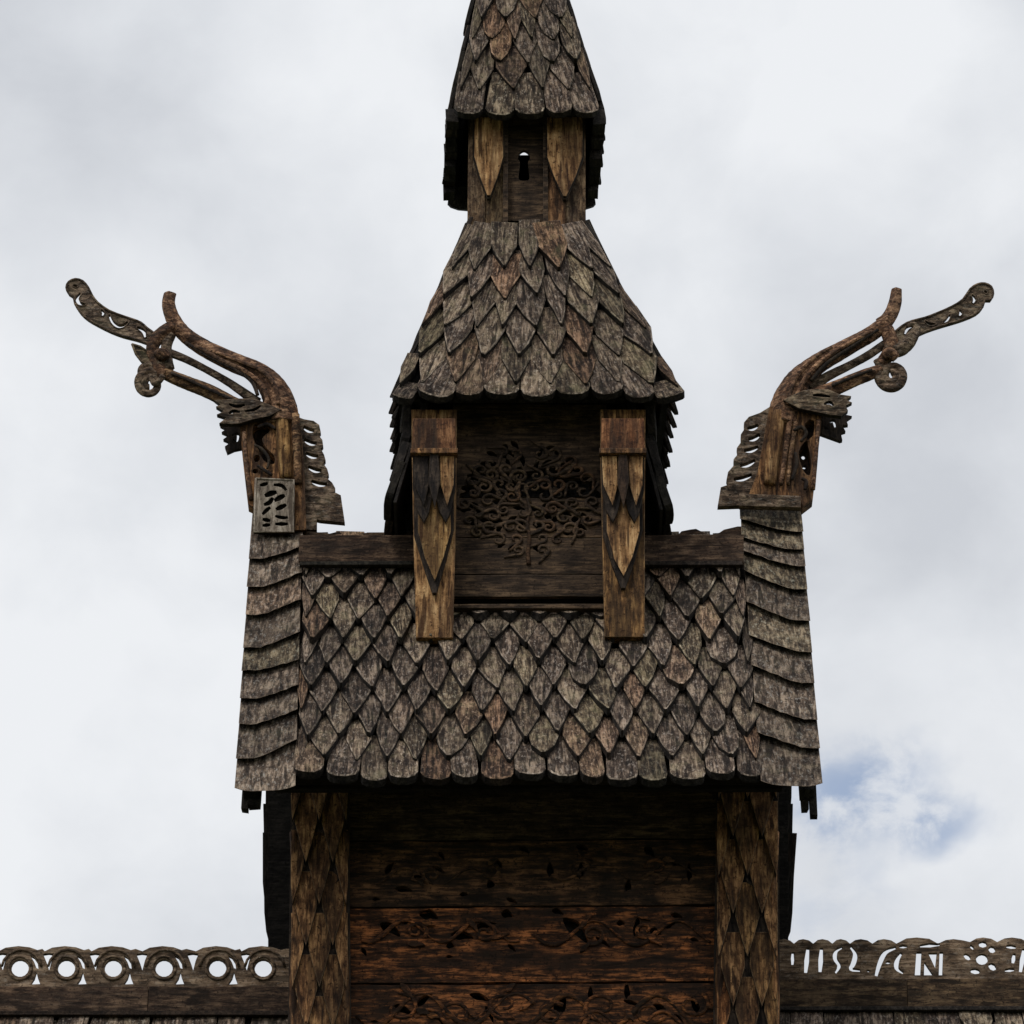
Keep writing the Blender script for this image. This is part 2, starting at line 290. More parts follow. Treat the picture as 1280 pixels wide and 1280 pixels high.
# ------------------------------------------------------------------ shingle meshes (shared)
def shingle_mesh(kind, seed, wd=0.2, ln=0.56, th=0.056):
    r = random.Random(seed); j = lambda a: a*(1+r.uniform(-.07, .07)); h = wd/2
    hp = {'point': 0.27, 'long': 0.29, 'round': 0.085, 'blunt': 0.22}[kind]
    sh = r.uniform(-.012, .012)
    if kind in ('point', 'long'):
        o = [(-0.006+sh, 0.004), (0.010+sh, 0), (j(h*.54), j(hp*.48)), (h*r.uniform(.93, 1), j(hp)), (h*.97, ln), (-h*.97, ln), (-h*r.uniform(.93, 1), j(hp)), (-j(h*.54), j(hp*.48))]
    else:
        o = [(-h*(.30 if kind == 'round' else .14)+sh, j(.012)), (h*(.32 if kind == 'round' else .15)+sh, j(.010)), (j(h*(.80 if kind == 'round' else .70)), j(hp*.46)), (h*.98, j(hp)), (h*.96, ln), (-h*.96, ln), (-h*.98, j(hp)), (-j(h*.76), j(hp*.45))]
    if kind != 'round' and r.random() < .25: o[0] = (o[0][0]-h*.10, o[0][1]+.012)
    n = len(o); ct = (sh*.5, hp*.75); cup = r.uniform(.003, .010)
    ins = []
    for q in range(n):                       # inner ring: a chamfered, weather-bleached rim along the exposed edges
        (ax, ay), (bx, by), (cx_, cy_) = o[q-1], o[q], o[(q+1) % n]
        dx, dy = ct[0]-bx, hp*.9-by; l = math.hypot(dx, dy) or 1; w_ = 0.012 if by < hp*1.1 else 0.003
        ins.append((bx+dx/l*w_, by+dy/l*w_, th+r.uniform(-.0015, .0015)))
    vs_ = [(x, y, th-.005+r.uniform(-.002, .002)) for x, y in o]+[(x*.97, y+.004, 0) for x, y in o]+[(ct[0], ct[1], th+cup)]+ins
    fs = [(2*n+1+i, 2*n+1+(i+1) % n, 2*n) for i in range(n)]+[((i+1) % n, i, n+i, n+(i+1) % n) for i in range(n)]+[tuple(range(2*n-1, n-1, -1))]
    rim0 = len(fs)
    fs += [(i, (i+1) % n, 2*n+1+(i+1) % n, 2*n+1+i) for i in range(n)]
    me = bpy.data.meshes.new('shingle'); me.from_pydata(vs_, [], fs); me.update()
    for i in range(n, 2*n): me.polygons[i].material_index = 1  # side faces painted dark to stand for shade between shingles
    for i in range(n):
        if (o[i][1]+o[(i+1) % n][1])/2 < hp and r.random() < .8: me.polygons[rim0+i].material_index = 2
    return me
SH = {}
def shingles_of(kind, mat, cnt=7):
    k = (kind, mat)
    if k not in SH:
        SH[k] = [shingle_mesh(kind, 100*len(SH)+i) for i in range(cnt)]
        for m_ in SH[k]: m_.materials.append(M[mat]); m_.materials.append(M['under']); m_.materials.append(M['under' if mat == 'under' else 'rim'])
    return SH[k]
def patch(BL, BR, TR, TL):
    def f(s, t):
        b = BL.lerp(BR, s); u = TL.lerp(TR, s); return b.lerp(u, t)
    return f
def put_shingle(parent, f, s, t, wd, kind, mat, ln=None, lift=0.05, tilt=None, name='shingle', thick=1.0):
    e = 0.002; p = f(s, t); up = (f(s, t+e)-p).normalized(); rt = (f(s+e, t)-p).normalized(); nn = rt.cross(up).normalized(); rt = up.cross(nn)
    if nn.y > 0.2 and False: nn = -nn
    me = rnd.choice(shingles_of(kind, mat))
    sx = wd/0.2; sy = (ln or 0.56)/0.56
    tl = tilt if tilt is not None else math.asin(min(.4, lift/(0.56*sy)))
    Rm = Matrix((rt, up, nn)).transposed().to_4x4()
    Wd = Matrix.Translation(p+nn*lift) @ Rm @ Matrix.Rotation(-tl, 4, 'X') @ Matrix.Rotation(rnd.gauss(0, .03), 4, 'Z') @ Matrix.Rotation(rnd.gauss(0, .03), 4, 'Y') @ Matrix.Diagonal((sx, sy, thick, 1))
    return link(name, me, None, parent, Wd)
def rows(parent, f, ts, counts, mat, kinds=('point',), eave='round', ln=0.56, s0=0.0, s1=1.0, lift=0.05, jit=0.12, widen=.94, skip=None, mats=None, maxlen=None, taper=False, thick=1.0):
    """courses of shingles, tip heights ts (fraction of the slope), counts per course"""
    k = 0
    for i, t in enumerate(ts):
        n = counts[i] if isinstance(counts, (list, tuple)) else counts
        off = 0.5 if i % 2 else 0.0
        cuts = []
        for j in range(n+1):
            x = (j-off)/n
            cuts.append(x+(rnd.uniform(-jit, jit)/n))
        if off: cuts.append((n+1-off)/n)
        for a, b in zip(cuts, cuts[1:]):
            a2, b2 = max(a, 0.0), min(b, 1.0)
            if b2-a2 < 0.3/n: continue
            sm = s0+(s1-s0)*(a2+b2)/2; wdm = (f(s0+(s1-s0)*b2, t)-f(s0+(s1-s0)*a2, t)).length*widen
            tt = t+rnd.gauss(0, .006)
            if skip and skip(sm, tt): continue
            if i == 0: wdm *= 1.07
            l_ = ln*rnd.uniform(.95, 1.05)
            if maxlen:
                l_ = min(l_, maxlen(f, sm, tt, wdm))
                if l_ < .10: continue
            if taper and i < 2 and (sm < .1 or sm > .9): l_ *= (.42 if i == 0 else .66); wdm *= .86; sm = .5+(sm-.5)*.975
            put_shingle(parent, f, sm, tt, wdm, eave if i == 0 else rnd.choice(kinds), (rnd.choice(mats) if mats else mat), ln=l_, lift=lift*rnd.uniform(.85, 1.2), thick=thick*rnd.uniform(.9, 1.1)); k += 1
    return k
def slab(mb, A, B, C, D, th):
    """deck: A,B lower edge, C,D upper edge (front face), th thick inward"""
    n = (B-A).cross(D-A).normalized()*-th
    mb.hexa([A, B, B+n, A+n], [D, C, C+n, D+n])

# ================================================================== SETTING
g = MB(); g.add([(-700, -700, 0), (700, -700, 0), (700, 700, 0), (-700, 700, 0)], [(0, 1, 2, 3)])
go = g.build('ground', gm); go['kind'] = 'structure'
# ================================================================== CHURCH BODY AND MAIN ROOF
ZE = at(660, 971, 0.0).z
RY, RH = 1.30, 2.34                       # ridge: this far back, this far up
ZR = ZE+RH
pn = Vector((0, -RH, RY)).normalized(); p0 = Vector((0, 0, ZE))
def rf(px, py, lift=0.0): return on(px, py, p0+pn*lift, pn)
church = thing('stave_church', 'dark timber stave church gable with diamond shingled roof, carved plank wall and lapped verge planks', 'church', (0, RY, 0))
XL, XR = rf(322, 978).x, rf(1000, 978).x  # deck ends under the verge planks
ZW = at(660, 1268, RY).z                  # ridge of the nave roof, either side
# decks
d = MB()
slab(d, Vector((XL, 0.0, ZE)), Vector((XR, 0.0, ZE)), Vector((XR, RY, ZR)), Vector((XL, RY, ZR)), 0.06)
roof = d.build('roof', M['deck'], church)
d = MB()
XL2, XR2 = at(331, 1080, 1.9).x, at(990, 1080, 1.9).x
slab(d, Vector((XR2, 2*RY, ZE)), Vector((XL2, 2*RY, ZE)), Vector((XL2, RY, ZR)), Vector((XR2, RY, ZR)), 0.06)
rroof = d.build('rear_roof', M['deck'], church)
# front slope shingles
xa, xb = rf(366, 980).x, rf(957, 980).x
fm = patch(Vector((xa, 0, ZE)), Vector((xb, 0, ZE)), Vector((rf(925, 690).x, RY, ZR)), Vector((rf(377, 690).x, RY, ZR)))
def py_to_t(py): q = rf(660, py, 0.11); return (q.z-ZE)/RH
tips = [985, 958, 929, 899, 869, 839, 810, 782, 755, 730, 709]
tlist = [py_to_t(v) for v in tips]
YT = at(660, 797, 0.0)                    # (turret front is placed below)
sl_ = math.hypot(RY, RH)
def roof_limit(f, s_, t_, w_):
    p = f(s_, t_); x, y = topx(p); m_ = (1-t_)*sl_+.06
    if 560 < x < 762:                      # the courses stop under the turret's sill
        if y < 780: return 0
        m_ = min(m_, (y-764)*.0090)
    return m_
YTF = rf(660, 797, .14).y
nsh = rows(roof, fm, tlist, 15, 'shingle', kinds=('point',)*9+('blunt',), eave='round', ln=0.60, lift=0.085, jit=0.13, widen=.90, maxlen=roof_limit,
           mats=['shingle', 'shingle', 'shingle_pale'])
# side-hanging shingle course of the rear slope, seen from underneath
fr = patch(Vector((XR2, 2*RY, ZE)), Vector((XL2, 2*RY, ZE)), Vector((XL2, RY, ZR)), Vector((XR2, RY, ZR)))
rows(rroof, fr, [0.0], 15, 'under', eave='round')
for sside in (0.004, 0.996):
    for k in range(11):
        put_shingle(rroof, fr, sside+rnd.uniform(-.003, .003), 0.02+k*0.07, 0.09, 'blunt', 'under', lift=0.03)
# eave fascia under the first course
fb = MB(); fb.box((XL+.1, 0.10, ZE-.03), (XR-.1, 0.15, ZE+.05), .002); fb.build('eave_board', M['deck'], church)
# verge planks, left and right
def verge(xl_b, xr_b, xl_t, xr_t, yl, yr, shape):
    ytop = (yl[0]+yr[0])/2; ybot = (yl[-1]+yr[-1])/2
    for k in range(1, len(yl)):
        nseg = 10; vf, vb, tf, tb = [], [], [], []
        for i in range(nseg+1):
            u = i/nseg
            y = yl[k]+(yr[k]-yl[k])*shape(u) + rnd.uniform(-.8, .8)
            if k == len(yl)-1: y = yl[k]+(yr[k]-yl[k])*u + 5*(abs(2*u-1)**4)*-1
            yt = (yl[k-1]+(yr[k-1]-yl[k-1])*shape(u))-14
            q = (y-ytop)/(ybot-ytop)
            x = (xl_t+(xl_b-xl_t)*q)*(1-u)+(xr_t+(xr_b-xr_t)*q)*u + (rnd.uniform(-1.5, 1.5) if i in (0, nseg) and 0 else 0)
            qt = (yt-ytop)/(ybot-ytop); xt = (xl_t+(xl_b-xl_t)*qt)*(1-u)+(xr_t+(xr_b-xr_t)*qt)*u
            if i in (0, nseg): x += (-1.6 if i == 0 else 1.6)*(0.6+rnd.random()*.6)
            jz = rnd.uniform(-.002, .002)
            vf.append(rf(x, y, 0.120+jz)); vb.append(rf(x, y, 0.052)); tf.append(rf(xt, yt, 0.05)); tb.append(rf(xt, yt, 0.012))
        m = nseg+1; vv = vf+vb+tf+tb; fs = []
        # a middle row keeps the face slightly hollow
        for i in range(nseg):
            fs += [(i, i+1, 2*m+i+1, 2*m+i), (m+i, m+i+1, i+1, i), (2*m+i, 2*m+i+1, 3*m+i+1, 3*m+i), (3*m+i, 3*m+i+1, m+i+1, m+i)]
        fs += [(0, 2*m, 3*m, m), (m-1, 2*m-1, 4*m-1, 3*m-1)]
        c = sum(vf+tf, Vector())/(2*m)
        b_ = MB(M['under']); b_.add(vv, fs); b_.mi = {4*i+1: 1 for i in range(nseg)}; b_.build('plank', M['verge'], roof, org=c)  # lower edges painted dark as the shade under each lap
sL = lambda u: max(0, (u-.28)/.72)**1.15 if u > .28 else 0
sR = lambda u: 1-max(0, ((1-u)-.22)/.78)**1.15 if u < .78 else 1
verge(294, 368, 316, 378, [640, 698, 734, 768, 809, 838, 873, 905, 948, 990], [640, 683, 715, 749, 790, 824, 856, 887, 924, 987], sL)
verge(953, 1027, 925, 1000, [630, 648, 671, 688, 713, 752, 793, 831, 877, 915, 981], [630, 664, 687, 707, 737, 776, 815, 854, 899, 935, 984], sR)
# backing timber below both verges, with broken ends
for (x0, x1, yb) in ((303, 310, 1012), (311, 326, 1008), (1000, 1010, 1012), (1011, 1022, 1020)):
    b_ = MB(); A = at(x0, 978, .05); B = at(x1, yb, .05); b_.box((A.x, .04, B.z), (B.x, .10, A.z+.05), .006); b_.build('verge_lath', M['under'], roof)
for x0, x1 in ((304, 322), (1000, 1018)):
    b_ = MB(); n_ = pn*-0.03
    A, B, C_, D_ = [rf(x, y, .0)+n_ for x, y in ((x0, 982), (x1, 982), ((x1-640)*.955+640, 740), ((x0-640)*.955+640, 740))]
    slab(b_, A, B, C_, D_, .08); b_.build('verge_rafter', M['under'], roof)
# ridge board and little crest on the main roof
for x0, x1 in ((374, 522), (800, 930)):
    YRB = rf(660, 703, .17).y; b_ = MB(); A = at(x0, 669, YRB); B = at(x1, 702, YRB)
    b_.box((A.x, YRB, B.z), (B.x, YRB+.05, A.z), .006); b_.build('ridge_board', M['ridge'], church)
    b_ = MB(); b_.box((A.x+.01, YRB-.012, B.z-.03), (B.x-.01, YRB+.03, B.z-.004), .003); b_.build('ridge_moulding', M['under'], church)
rag = {0: [(376, 672), (376, 664), (395, 665), (412, 667), (424, 664), (428, 668), (440, 668), (455, 666), (486, 666), (520, 668), (520, 674)],
       1: [(800, 674), (800, 666), (822, 666), (838, 669), (848, 668), (852, 664), (862, 662), (870, 661), (876, 664), (884, 668), (896, 668), (905, 662), (922, 658), (932, 658), (932, 674)]}
for k in rag:
    b_ = MB(); cut(b_, rag[k], [], 0.05, RY-.06); b_.build('ridge_crest', M['ridge'], church)
# ------------------------------------------------------------------ body walls
YW = 0.72
zb = at(660, 1360, YW).z
X0, X1 = at(372, 1150, YW).x, at(966, 1150, YW).x
bw = MB(); th = .10
gab = lambda x0, x1: bw.hexa([Vector((x0, YW+.12, ZW-2.2)), Vector((x1, YW+.12, ZW-2.2)), Vector((x1, 2*RY-.30, ZW-2.2)), Vector((x0, 2*RY-.30, ZW-2.2))],
                             [Vector((x0, YW+.12, ZE+1.0)), Vector((x1, YW+.12, ZE+1.0)), Vector((x1, 2*RY-.30, ZE+1.0)), Vector((x0, 2*RY-.30, ZE+1.0))])
gab(X0+.02, X0+.12); gab(X1-.12, X1-.02)
for xx0, xx1 in ((X0+.03, X0+.10), (X1-.10, X1-.03)):        # gable triangles
    zt = ZE+1.01; yy0 = .42; k0 = (xx0, xx1)
    bw.add([(x, y, z) for x in k0 for y, z in ((.66, zt), (2*RY-.66, zt), (RY, ZR-.14))], [(0, 1, 2), (5, 4, 3), (0, 2, 5, 3), (2, 1, 4, 5), (1, 0, 3, 4)])
bw.box((X0+.1, 2*RY-.46, ZW-2.2), (X1-.1, 2*RY-.37, ZE+.3))
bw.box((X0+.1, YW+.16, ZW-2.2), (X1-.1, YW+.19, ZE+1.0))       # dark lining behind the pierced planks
bw.build('wall', M['deck'], church)
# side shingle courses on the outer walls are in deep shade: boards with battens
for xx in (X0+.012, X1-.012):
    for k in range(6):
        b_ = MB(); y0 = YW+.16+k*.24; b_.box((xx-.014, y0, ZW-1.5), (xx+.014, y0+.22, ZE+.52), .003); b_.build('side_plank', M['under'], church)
# carved front planks, real pierced openings
def leaf(cx, cy, l, wd, a):
    pts = [(-l/2, 0), (-l*.2, -wd*.5), (l*.15, -wd*.42), (l/2, wd*.1), (l*.1, wd*.25), (-l*.15, wd*.4)]
    return [(cx+x*math.cos(a)-y*math.sin(a), cy+x*math.sin(a)+y*math.cos(a)) for x, y in cr_(pts, 3, True)]
seams = [905, 1050, 1133, 1229, 1330]
holes_by = {0: [], 1: [(487, 1085, 16, 7, -1), (505, 1112, 20, 7, .1), (548, 1087, 16, 5, .4), (552, 1070, 12, 5, .9), (616, 1103, 16, 9, -.8), (623, 1080, 12, 6, .8), (688, 1088, 8, 16, 0), (726, 1090, 7, 18, .1), (785, 1108, 8, 14, .2), (812, 1065, 16, 9, .7), (845, 1080, 10, 6, .2), (862, 1092, 6, 20, 0), (655, 1062, 15, 6, .5), (580, 1118, 10, 5, 0), (728, 1060, 14, 8, .2), (470, 1124, 9, 5, 0), (640, 1126, 14, 5, .4)],
            2: [(488, 1162, 26, 12, .5), (536, 1144, 22, 13, .2), (509, 1152, 12, 5, -.4), (578, 1170, 26, 11, .1), (606, 1158, 26, 9, -.3), (634, 1143, 14, 10, .2), (563, 1182, 10, 8, 0), (562, 1196, 8, 4, 0), (720, 1163, 38, 15, .75), (754, 1178, 20, 5, .6), (697, 1140, 14, 7, .3), (796, 1160, 8, 22, .2), (776, 1154, 10, 7, 0), (819, 1165, 14, 8, .3), (838, 1157, 12, 5, -.5), (846, 1145, 14, 6, .2), (868, 1175, 10, 5, .2), (455, 1190, 10, 5, 1), (640, 1185, 12, 5, .7)],
            3: [(505, 1263, 26, 8, .5), (530, 1250, 22, 8, -.7), (548, 1272, 20, 7, .9), (600, 1247, 24, 8, .3), (612, 1268, 20, 6, 1.1), (700, 1258, 14, 22, .5), (690, 1276, 12, 6, 0), (738, 1242, 6, 14, .1), (784, 1240, 7, 18, 0), (790, 1254, 20, 5, .3), (826, 1262, 20, 9, .6), (848, 1276, 20, 8, .8), (870, 1258, 8, 20, -.4), (575, 1290, 26, 9, .2), (470, 1280, 14, 7, .3), (650, 1284, 14, 7, .3), (760, 1290, 22, 9, .3)]}
for i in range(4):
    a, b = seams[i], seams[i+1]
    xs = [430+ (902-430)*k/16 for k in range(17)]
    top = [(x, a+1.2+rnd.uniform(-.8, .8)+(x-666)*-0.006) for x in xs]; bot = [(x, b-1.2+rnd.uniform(-.8, .8)+(x-666)*-0.006) for x in xs][::-1]
    b_ = MB(); cut(b_, top+bot, [leaf(cx, cy, l*1.18, w_*1.25, a_) for cx, cy, l, w_, a_ in holes_by[i]] , .05, YW+.07-(.008*(i % 2)))
    b_.build('wall_plank', M['red'] if i > 1 else M['dusk'] if i else M['panel'], church)  # upper planks take darker wood, painting in the eave's shade
# vine relief on the planks
rv = random.Random(5)
def scroll(mb, cx, cy, r0, a0, turns, dirn, Y, wd=1.6, stem=None):
    pts = list(stem or [])
    for k in range(int(turns*8)+1):
        a = a0+dirn*k*math.pi/4; r = r0*(1-k/(turns*8+2)); pts.append((cx+r*math.cos(a), cy+r*.8*math.sin(a), max(.5, wd*(1-.5*k/(turns*8+1)))))
    own = mb is None
    if own: mb = MB()
    sweep(mb, [Y]+[(p[0], p[1], p[2]) for p in pts], n=2, seg=5, flat=1.0)
    if own: mb.build('vine', M['panel'], church)
def stem(xa_, xb_, y0, amp, per_, ph, wd, n_=None):
    k_ = int((xb_-xa_)/12); pts = []
    for i in range(k_+1):
        x = xa_+(xb_-xa_)*i/k_; pts.append((x, y0+amp*math.sin((x-xa_)/per_*6.283+ph), wd*(.75+.35*math.sin(i*.7))))
    m_ = MB(); sweep(m_, [YW+.060]+pts, n=3, seg=6, flat=.9); m_.build('vine', M['red' if y0 > 1133 else 'dusk'], church)
def lobe_leaf(x, y, l, wd, a):
    m_ = MB(); cut(m_, leaf(x, y, l, wd, a), [], .03, YW+.045); m_.build('carved_leaf', M['red' if y > 1133 else 'dusk'], church)
stem(446, 668, 1262, 20, 118, .4, 3.6); stem(664, 892, 1264, 20, 112, 2.2, 3.6)
stem(452, 650, 1164, 14, 92, 1.0, 2.8); stem(668, 888, 1166, 15, 104, .2, 2.8)
stem(470, 640, 1096, 11, 84, 2.0, 2.2); stem(690, 870, 1088, 12, 90, .6, 2.2)
stem(520, 700, 1276, 14, 76, 3.4, 2.6); stem(700, 880, 1278, 14, 84, 1.4, 2.6)
for cx, cy, r0 in ((500, 1260, 24), (566, 1266, 20), (630, 1256, 24), (690, 1268, 20), (752, 1258, 24), (812, 1266, 20), (866, 1256, 22), (520, 1164, 15), (606, 1166, 15), (740, 1168, 17), (806, 1162, 15), (612, 1090, 13), (540, 1094, 13), (820, 1084, 14), (728, 1084, 14)):
    dr = rv.choice((-1, 1)); a = rv.uniform(0, 6.28); m_ = MB(); scroll(m_, cx, cy, r0, a, 1.2, dr, YW+.062, 3.0); m_.build('vine', M['red' if cy > 1133 else 'dusk'], church)
    for q in range(2):
        an = rv.uniform(0, 6.28); lobe_leaf(cx+(r0+5)*math.cos(an), cy+(r0+5)*.8*math.sin(an), rv.uniform(14, 24), rv.uniform(6, 10), rv.uniform(-1, 1))
# ------------------------------------------------------------------ corner posts with carved overlapping tongues
for (xl, xr, ytips) in ((362, 437, [1030, 1082, 1134, 1186, 1238, 1290, 1342]), (894, 974, [1002, 1050, 1098, 1146, 1200, 1262, 1318])):
    b_ = MB(); yb = 1345
    cut(b_, [(xl+3, 915), (xr-1, 915), (xr, 1130), (xr+2, yb), (xl-3, yb), (xl, 1130)], [], .16, YW-.03)
    post = b_.build('corner_post', M['darkened'], church)  # dark base paints the shade between the tongues
    # flowing side flanks
    for sx in (-1, 1):
        xa_ = xl+7 if sx < 0 else xr-7
        s_ = MB(); sweep(s_, [YW-.03]+[(xa_+sx*2*math.sin(y/38), y, 5.5) for y in range(1040, 1340, 24)], n=3, seg=8); s_.build('flank_moulding', M['goldbrown'], post)
    for i, yt in enumerate(ytips):
        n_ = 2 if i % 2 else 3
        wd = (xr-xl-6)/2.05
        for j in range(n_):
            cx = (xl+xr)/2+(j-(n_-1)/2)*wd
            w2 = wd*.415; hgt = 96
            o = [(cx, yt), (cx-w2*.5, yt-24), (cx-w2, yt-52), (cx-w2*.9, yt-hgt), (cx+w2*.9, yt-hgt), (cx+w2, yt-52), (cx+w2*.5, yt-24)]
            o = [(max(xl+2, min(xr-2, x)), y) for x, y in o]
            if cx < xl+4 or cx > xr-4: o = [(x, y) for x, y in o]
            t_ = MB(M['darkened']);
            fl = [(x, -y) for x, y in o]
            t_.prism(fl, [], .035, lambda u, v, d, yt=yt: at(u, -v, YW-.03) + Vector((0, -.050+d+ .040*min(1, (yt+v)/hgt), 0)))
            t_.build('carved_tongue', M['tongue'], post)
    s_ = MB()
    for cx, cy, r0 in (((xl+xr)/2-8, 1075, 17), ((xl+xr)/2+12, 1098, 14), ((xl+xr)/2-2, 1048, 13)):
        scroll(s_, cx, cy, r0, rv.uniform(0, 6), 1.3, rv.choice((-1, 1)), YW-.035, 3.0)
    s_.build('scroll_carving', M['darkened'], post)
# ------------------------------------------------------------------ nave roofs left and right with pierced crests
def nave_side(xa_, xb_, ycap0, ycap1, crest_outline, holes, plabel):
    A = at(xa_, ycap0, RY-.10); B = at(xb_, ycap1, RY-.10)
    x0_, x1_ = min(A.x, B.x), max(A.x, B.x)
    cb = MB(); cut(cb, crest_outline, holes, .028, RY-.06); c = cb.build('pierced_crest', M['crest'], church); c['label'] = plabel
    b_ = MB(); n_ = 1
    segs = 3; 
    for k in range(segs):
        u0 = x0_+(x1_-x0_)*k/segs; u1 = x0_+(x1_-x0_)*(k+1)/segs
        q = MB(); q.box((u0+.003, RY-.10, B.z), (u1-.003, RY-.02, A.z), .005); q.build('ridge_board', M['ridge'], church)
    m_ = MB(); m_.box((x0_, RY-.125, B.z-.012), (x1_, RY-.09, B.z+.012), .003); m_.build('ridge_moulding', M['under'], church)
    zt = B.z+.02; dz = 5.0; dy = 3.0
    dk = MB()
    slab(dk, Vector((x0_, RY-dy, zt-dz)), Vector((x1_, RY-dy, zt-dz)), Vector((x1_, RY-.02, zt)), Vector((x0_, RY-.02, zt)), .08)
    slab(dk, Vector((x1_, RY+dy, zt-dz)), Vector((x0_, RY+dy, zt-dz)), Vector((x0_, RY+.02, zt)), Vector((x1_, RY+.02, zt)), .08)
    nr = dk.build('nave_roof', M['deck'], church)
    f = patch(Vector((x0_, RY-dy, zt-dz)), Vector((x1_, RY-dy, zt-dz)), Vector((x1_, RY-.02, zt)), Vector((x0_, RY-.02, zt)))
    n_ = max(6, int((x1_-x0_)/.19))
    rows(nr, f, [.80, .84, .88, .92], n_, 'shingle', eave='point', lift=.05, ln=.56, thick=.5, widen=1.0)
    return x0_, x1_, zt-dz
per = [-148.5, -90.5, -33, 25, 83, 141.5, 205, 272, 329]
lo = []
for c in per:
    lo += [(c-27, 1189), (c-18, 1184.5), (c-2, 1182.5), (c+12, 1184), (c+22, 1187.5)]
    lo += [(c+28, 1186)]
lo = [(-182, 1190)]+lo+[(372, 1186), (372, 1238), (-182, 1238)]
lh = []
for c in per:
    y = 1210
    lh.append(ell(c, y, 11.0, 11.0, 16, 0, .2))
    if c < 320:
        lh.append([(c+29.0, y-17.5), (c+36, y-18.5), (c+43, y-17.5), (c+39.5, y-9), (c+36.5, y+3), (c+34, y-5)])
        lh.append([(c+12.5, y-16), (c+18, y-13), (c+22, y-7), (c+23, y+1), (c+20.5, y), (c+18, y-7), (c+15, y-12)])
        lh.append([(c+20.5, y+5), (c+22, y+11), (c+25.5, y+20), (c+13, y+20.5), (c+18, y+13)])
l0, l1, zlow = nave_side(-190, 373, 1233, 1268, lo, lh, 'crest board pierced with a row of rings')
# raised rings on the left crest
rg = MB()
for c in per:
    if c > 345: continue
    a_pts = [(c+14.5*math.cos(a), 1210+14.5*math.sin(a), 2.0) for a in (i*math.pi/8 for i in range(17))]
    sweep(rg, [RY-.062]+a_pts, n=1, seg=5, flat=1.0)
    b_pts = [(c+25*math.cos(a)+2, 1212+25*math.sin(a), 1.8) for a in (math.pi*(1.05+.9*i/8) for i in range(9))]
    sweep(rg, [RY-.064]+b_pts, n=1, seg=5, flat=1.0)
rg.build('ring_carving', M['crest'], church)
# right crest: pierced letters
rh = []
def S(w_, *p): rh.append(stroke(p, w_*1.18))
S(3.6, (991, 1190), (990.5, 1206)); S(5.2, (1010, 1185), (1007, 1216)); S(5.2, (1027, 1185), (1025, 1215))
S(4.6, (1053, 1184), (1045, 1189), (1044, 1198), (1049, 1207), (1044, 1216)); S(5.4, (1063, 1183), (1069, 1192), (1067, 1203), (1064, 1211), (1075, 1213))
S(5.4, (1095, 1220), (1100, 1203), (1107, 1190), (1120, 1184.5)); S(3.6, (1124, 1183.5), (1134, 1183)); S(3.4, (1107, 1203), (1113, 1203)); S(2.6, (1083, 1213), (1088, 1214))
S(5.0, (1127, 1191), (1121.5, 1200), (1121, 1210), (1129, 1216)); rh.append([(1145.5, 1190), (1152, 1190), (1150.5, 1219), (1143.5, 1219)]); S(4.6, (1150, 1182.5), (1175, 1180.5))
rh.append([(1160, 1191), (1171, 1191), (1169, 1210)]); rh.append([(1155.5, 1202), (1167, 1219), (1155, 1219)]); rh.append([(1174.5, 1190), (1179, 1190), (1178, 1219), (1173.5, 1219)])
rh.append(ell(1227.5, 1199, 7.6, 7.0, 12)); 
for px_, py_, rx_, ry_, ro in ((1228.5, 1180.5, 5.5, 4.0, 0), (1240, 1187, 4.6, 4.2, .6), (1240.5, 1208.5, 5.5, 4.2, .7), (1219, 1214, 6.5, 3.6, .1), (1209, 1196, 5.2, 3.4, .7), (1215, 1184, 3.6, 2.0, .9)): rh.append(ell(px_, py_, rx_, ry_, 8, ro))
S(4.4, (1258, 1183), (1270, 1184)); S(4.4, (1268, 1192), (1266, 1204)); S(4.0, (1256, 1213), (1268, 1212)); S(5, (1280, 1186), (1275.5, 1215)); 
for xx in (1300, 1318, 1352, 1366, 1400): S(5, (xx, 1186), (xx-2, 1215))
ro_ = []
x_ = 968
for wv in (24, 24, 24, 22, 28, 30, 52, 40, 34, 38, 48, 40, 44, 40):
    top_ = 1175 - (2 if wv > 40 else 0) - (2 if x_ > 1200 else 0)
    ro_ += [(x_+.5, 1179.5 - (2 if x_ > 1200 else 0)), (x_+wv*.25, top_), (x_+wv*.5, top_-1.2), (x_+wv*.8, top_+.4)]; x_ += wv
ro_ += [(x_, 1178), (x_, 1230), (968, 1230)]
r0_, r1_, _ = nave_side(966, 1470, 1223, 1262, ro_, rh, 'crest board pierced with rune like letters and a flower')
# nave walls down to the ground (below the picture)
nw = MB(); nw.box((l0+.3, RY-2.6, 0), (r1_-.3, RY-2.5, zlow+.4)); nw.box((l0+.3, RY+2.5, 0), (r1_-.3, RY+2.6, zlow+.4)); nw.box((l0+.3, RY-2.5, 0), (l0+.4, RY+2.5, zlow+.4)); nw.box((r1_-.4, RY-2.5, 0), (r1_-.3, RY+2.5, zlow+.4))
nw.build('nave_wall', M['red'], church)
dk = MB()                                                       # nave roof between the two halves, under the gable
slab(dk, Vector((l1+.002, RY-3.0, zlow)), Vector((r0_-.002, RY-3.0, zlow)), Vector((r0_-.002, RY-1.1, zlow+3.2)), Vector((l1+.002, RY-1.1, zlow+3.2)), .08)
dk.build('nave_roof', M['deck'], church)

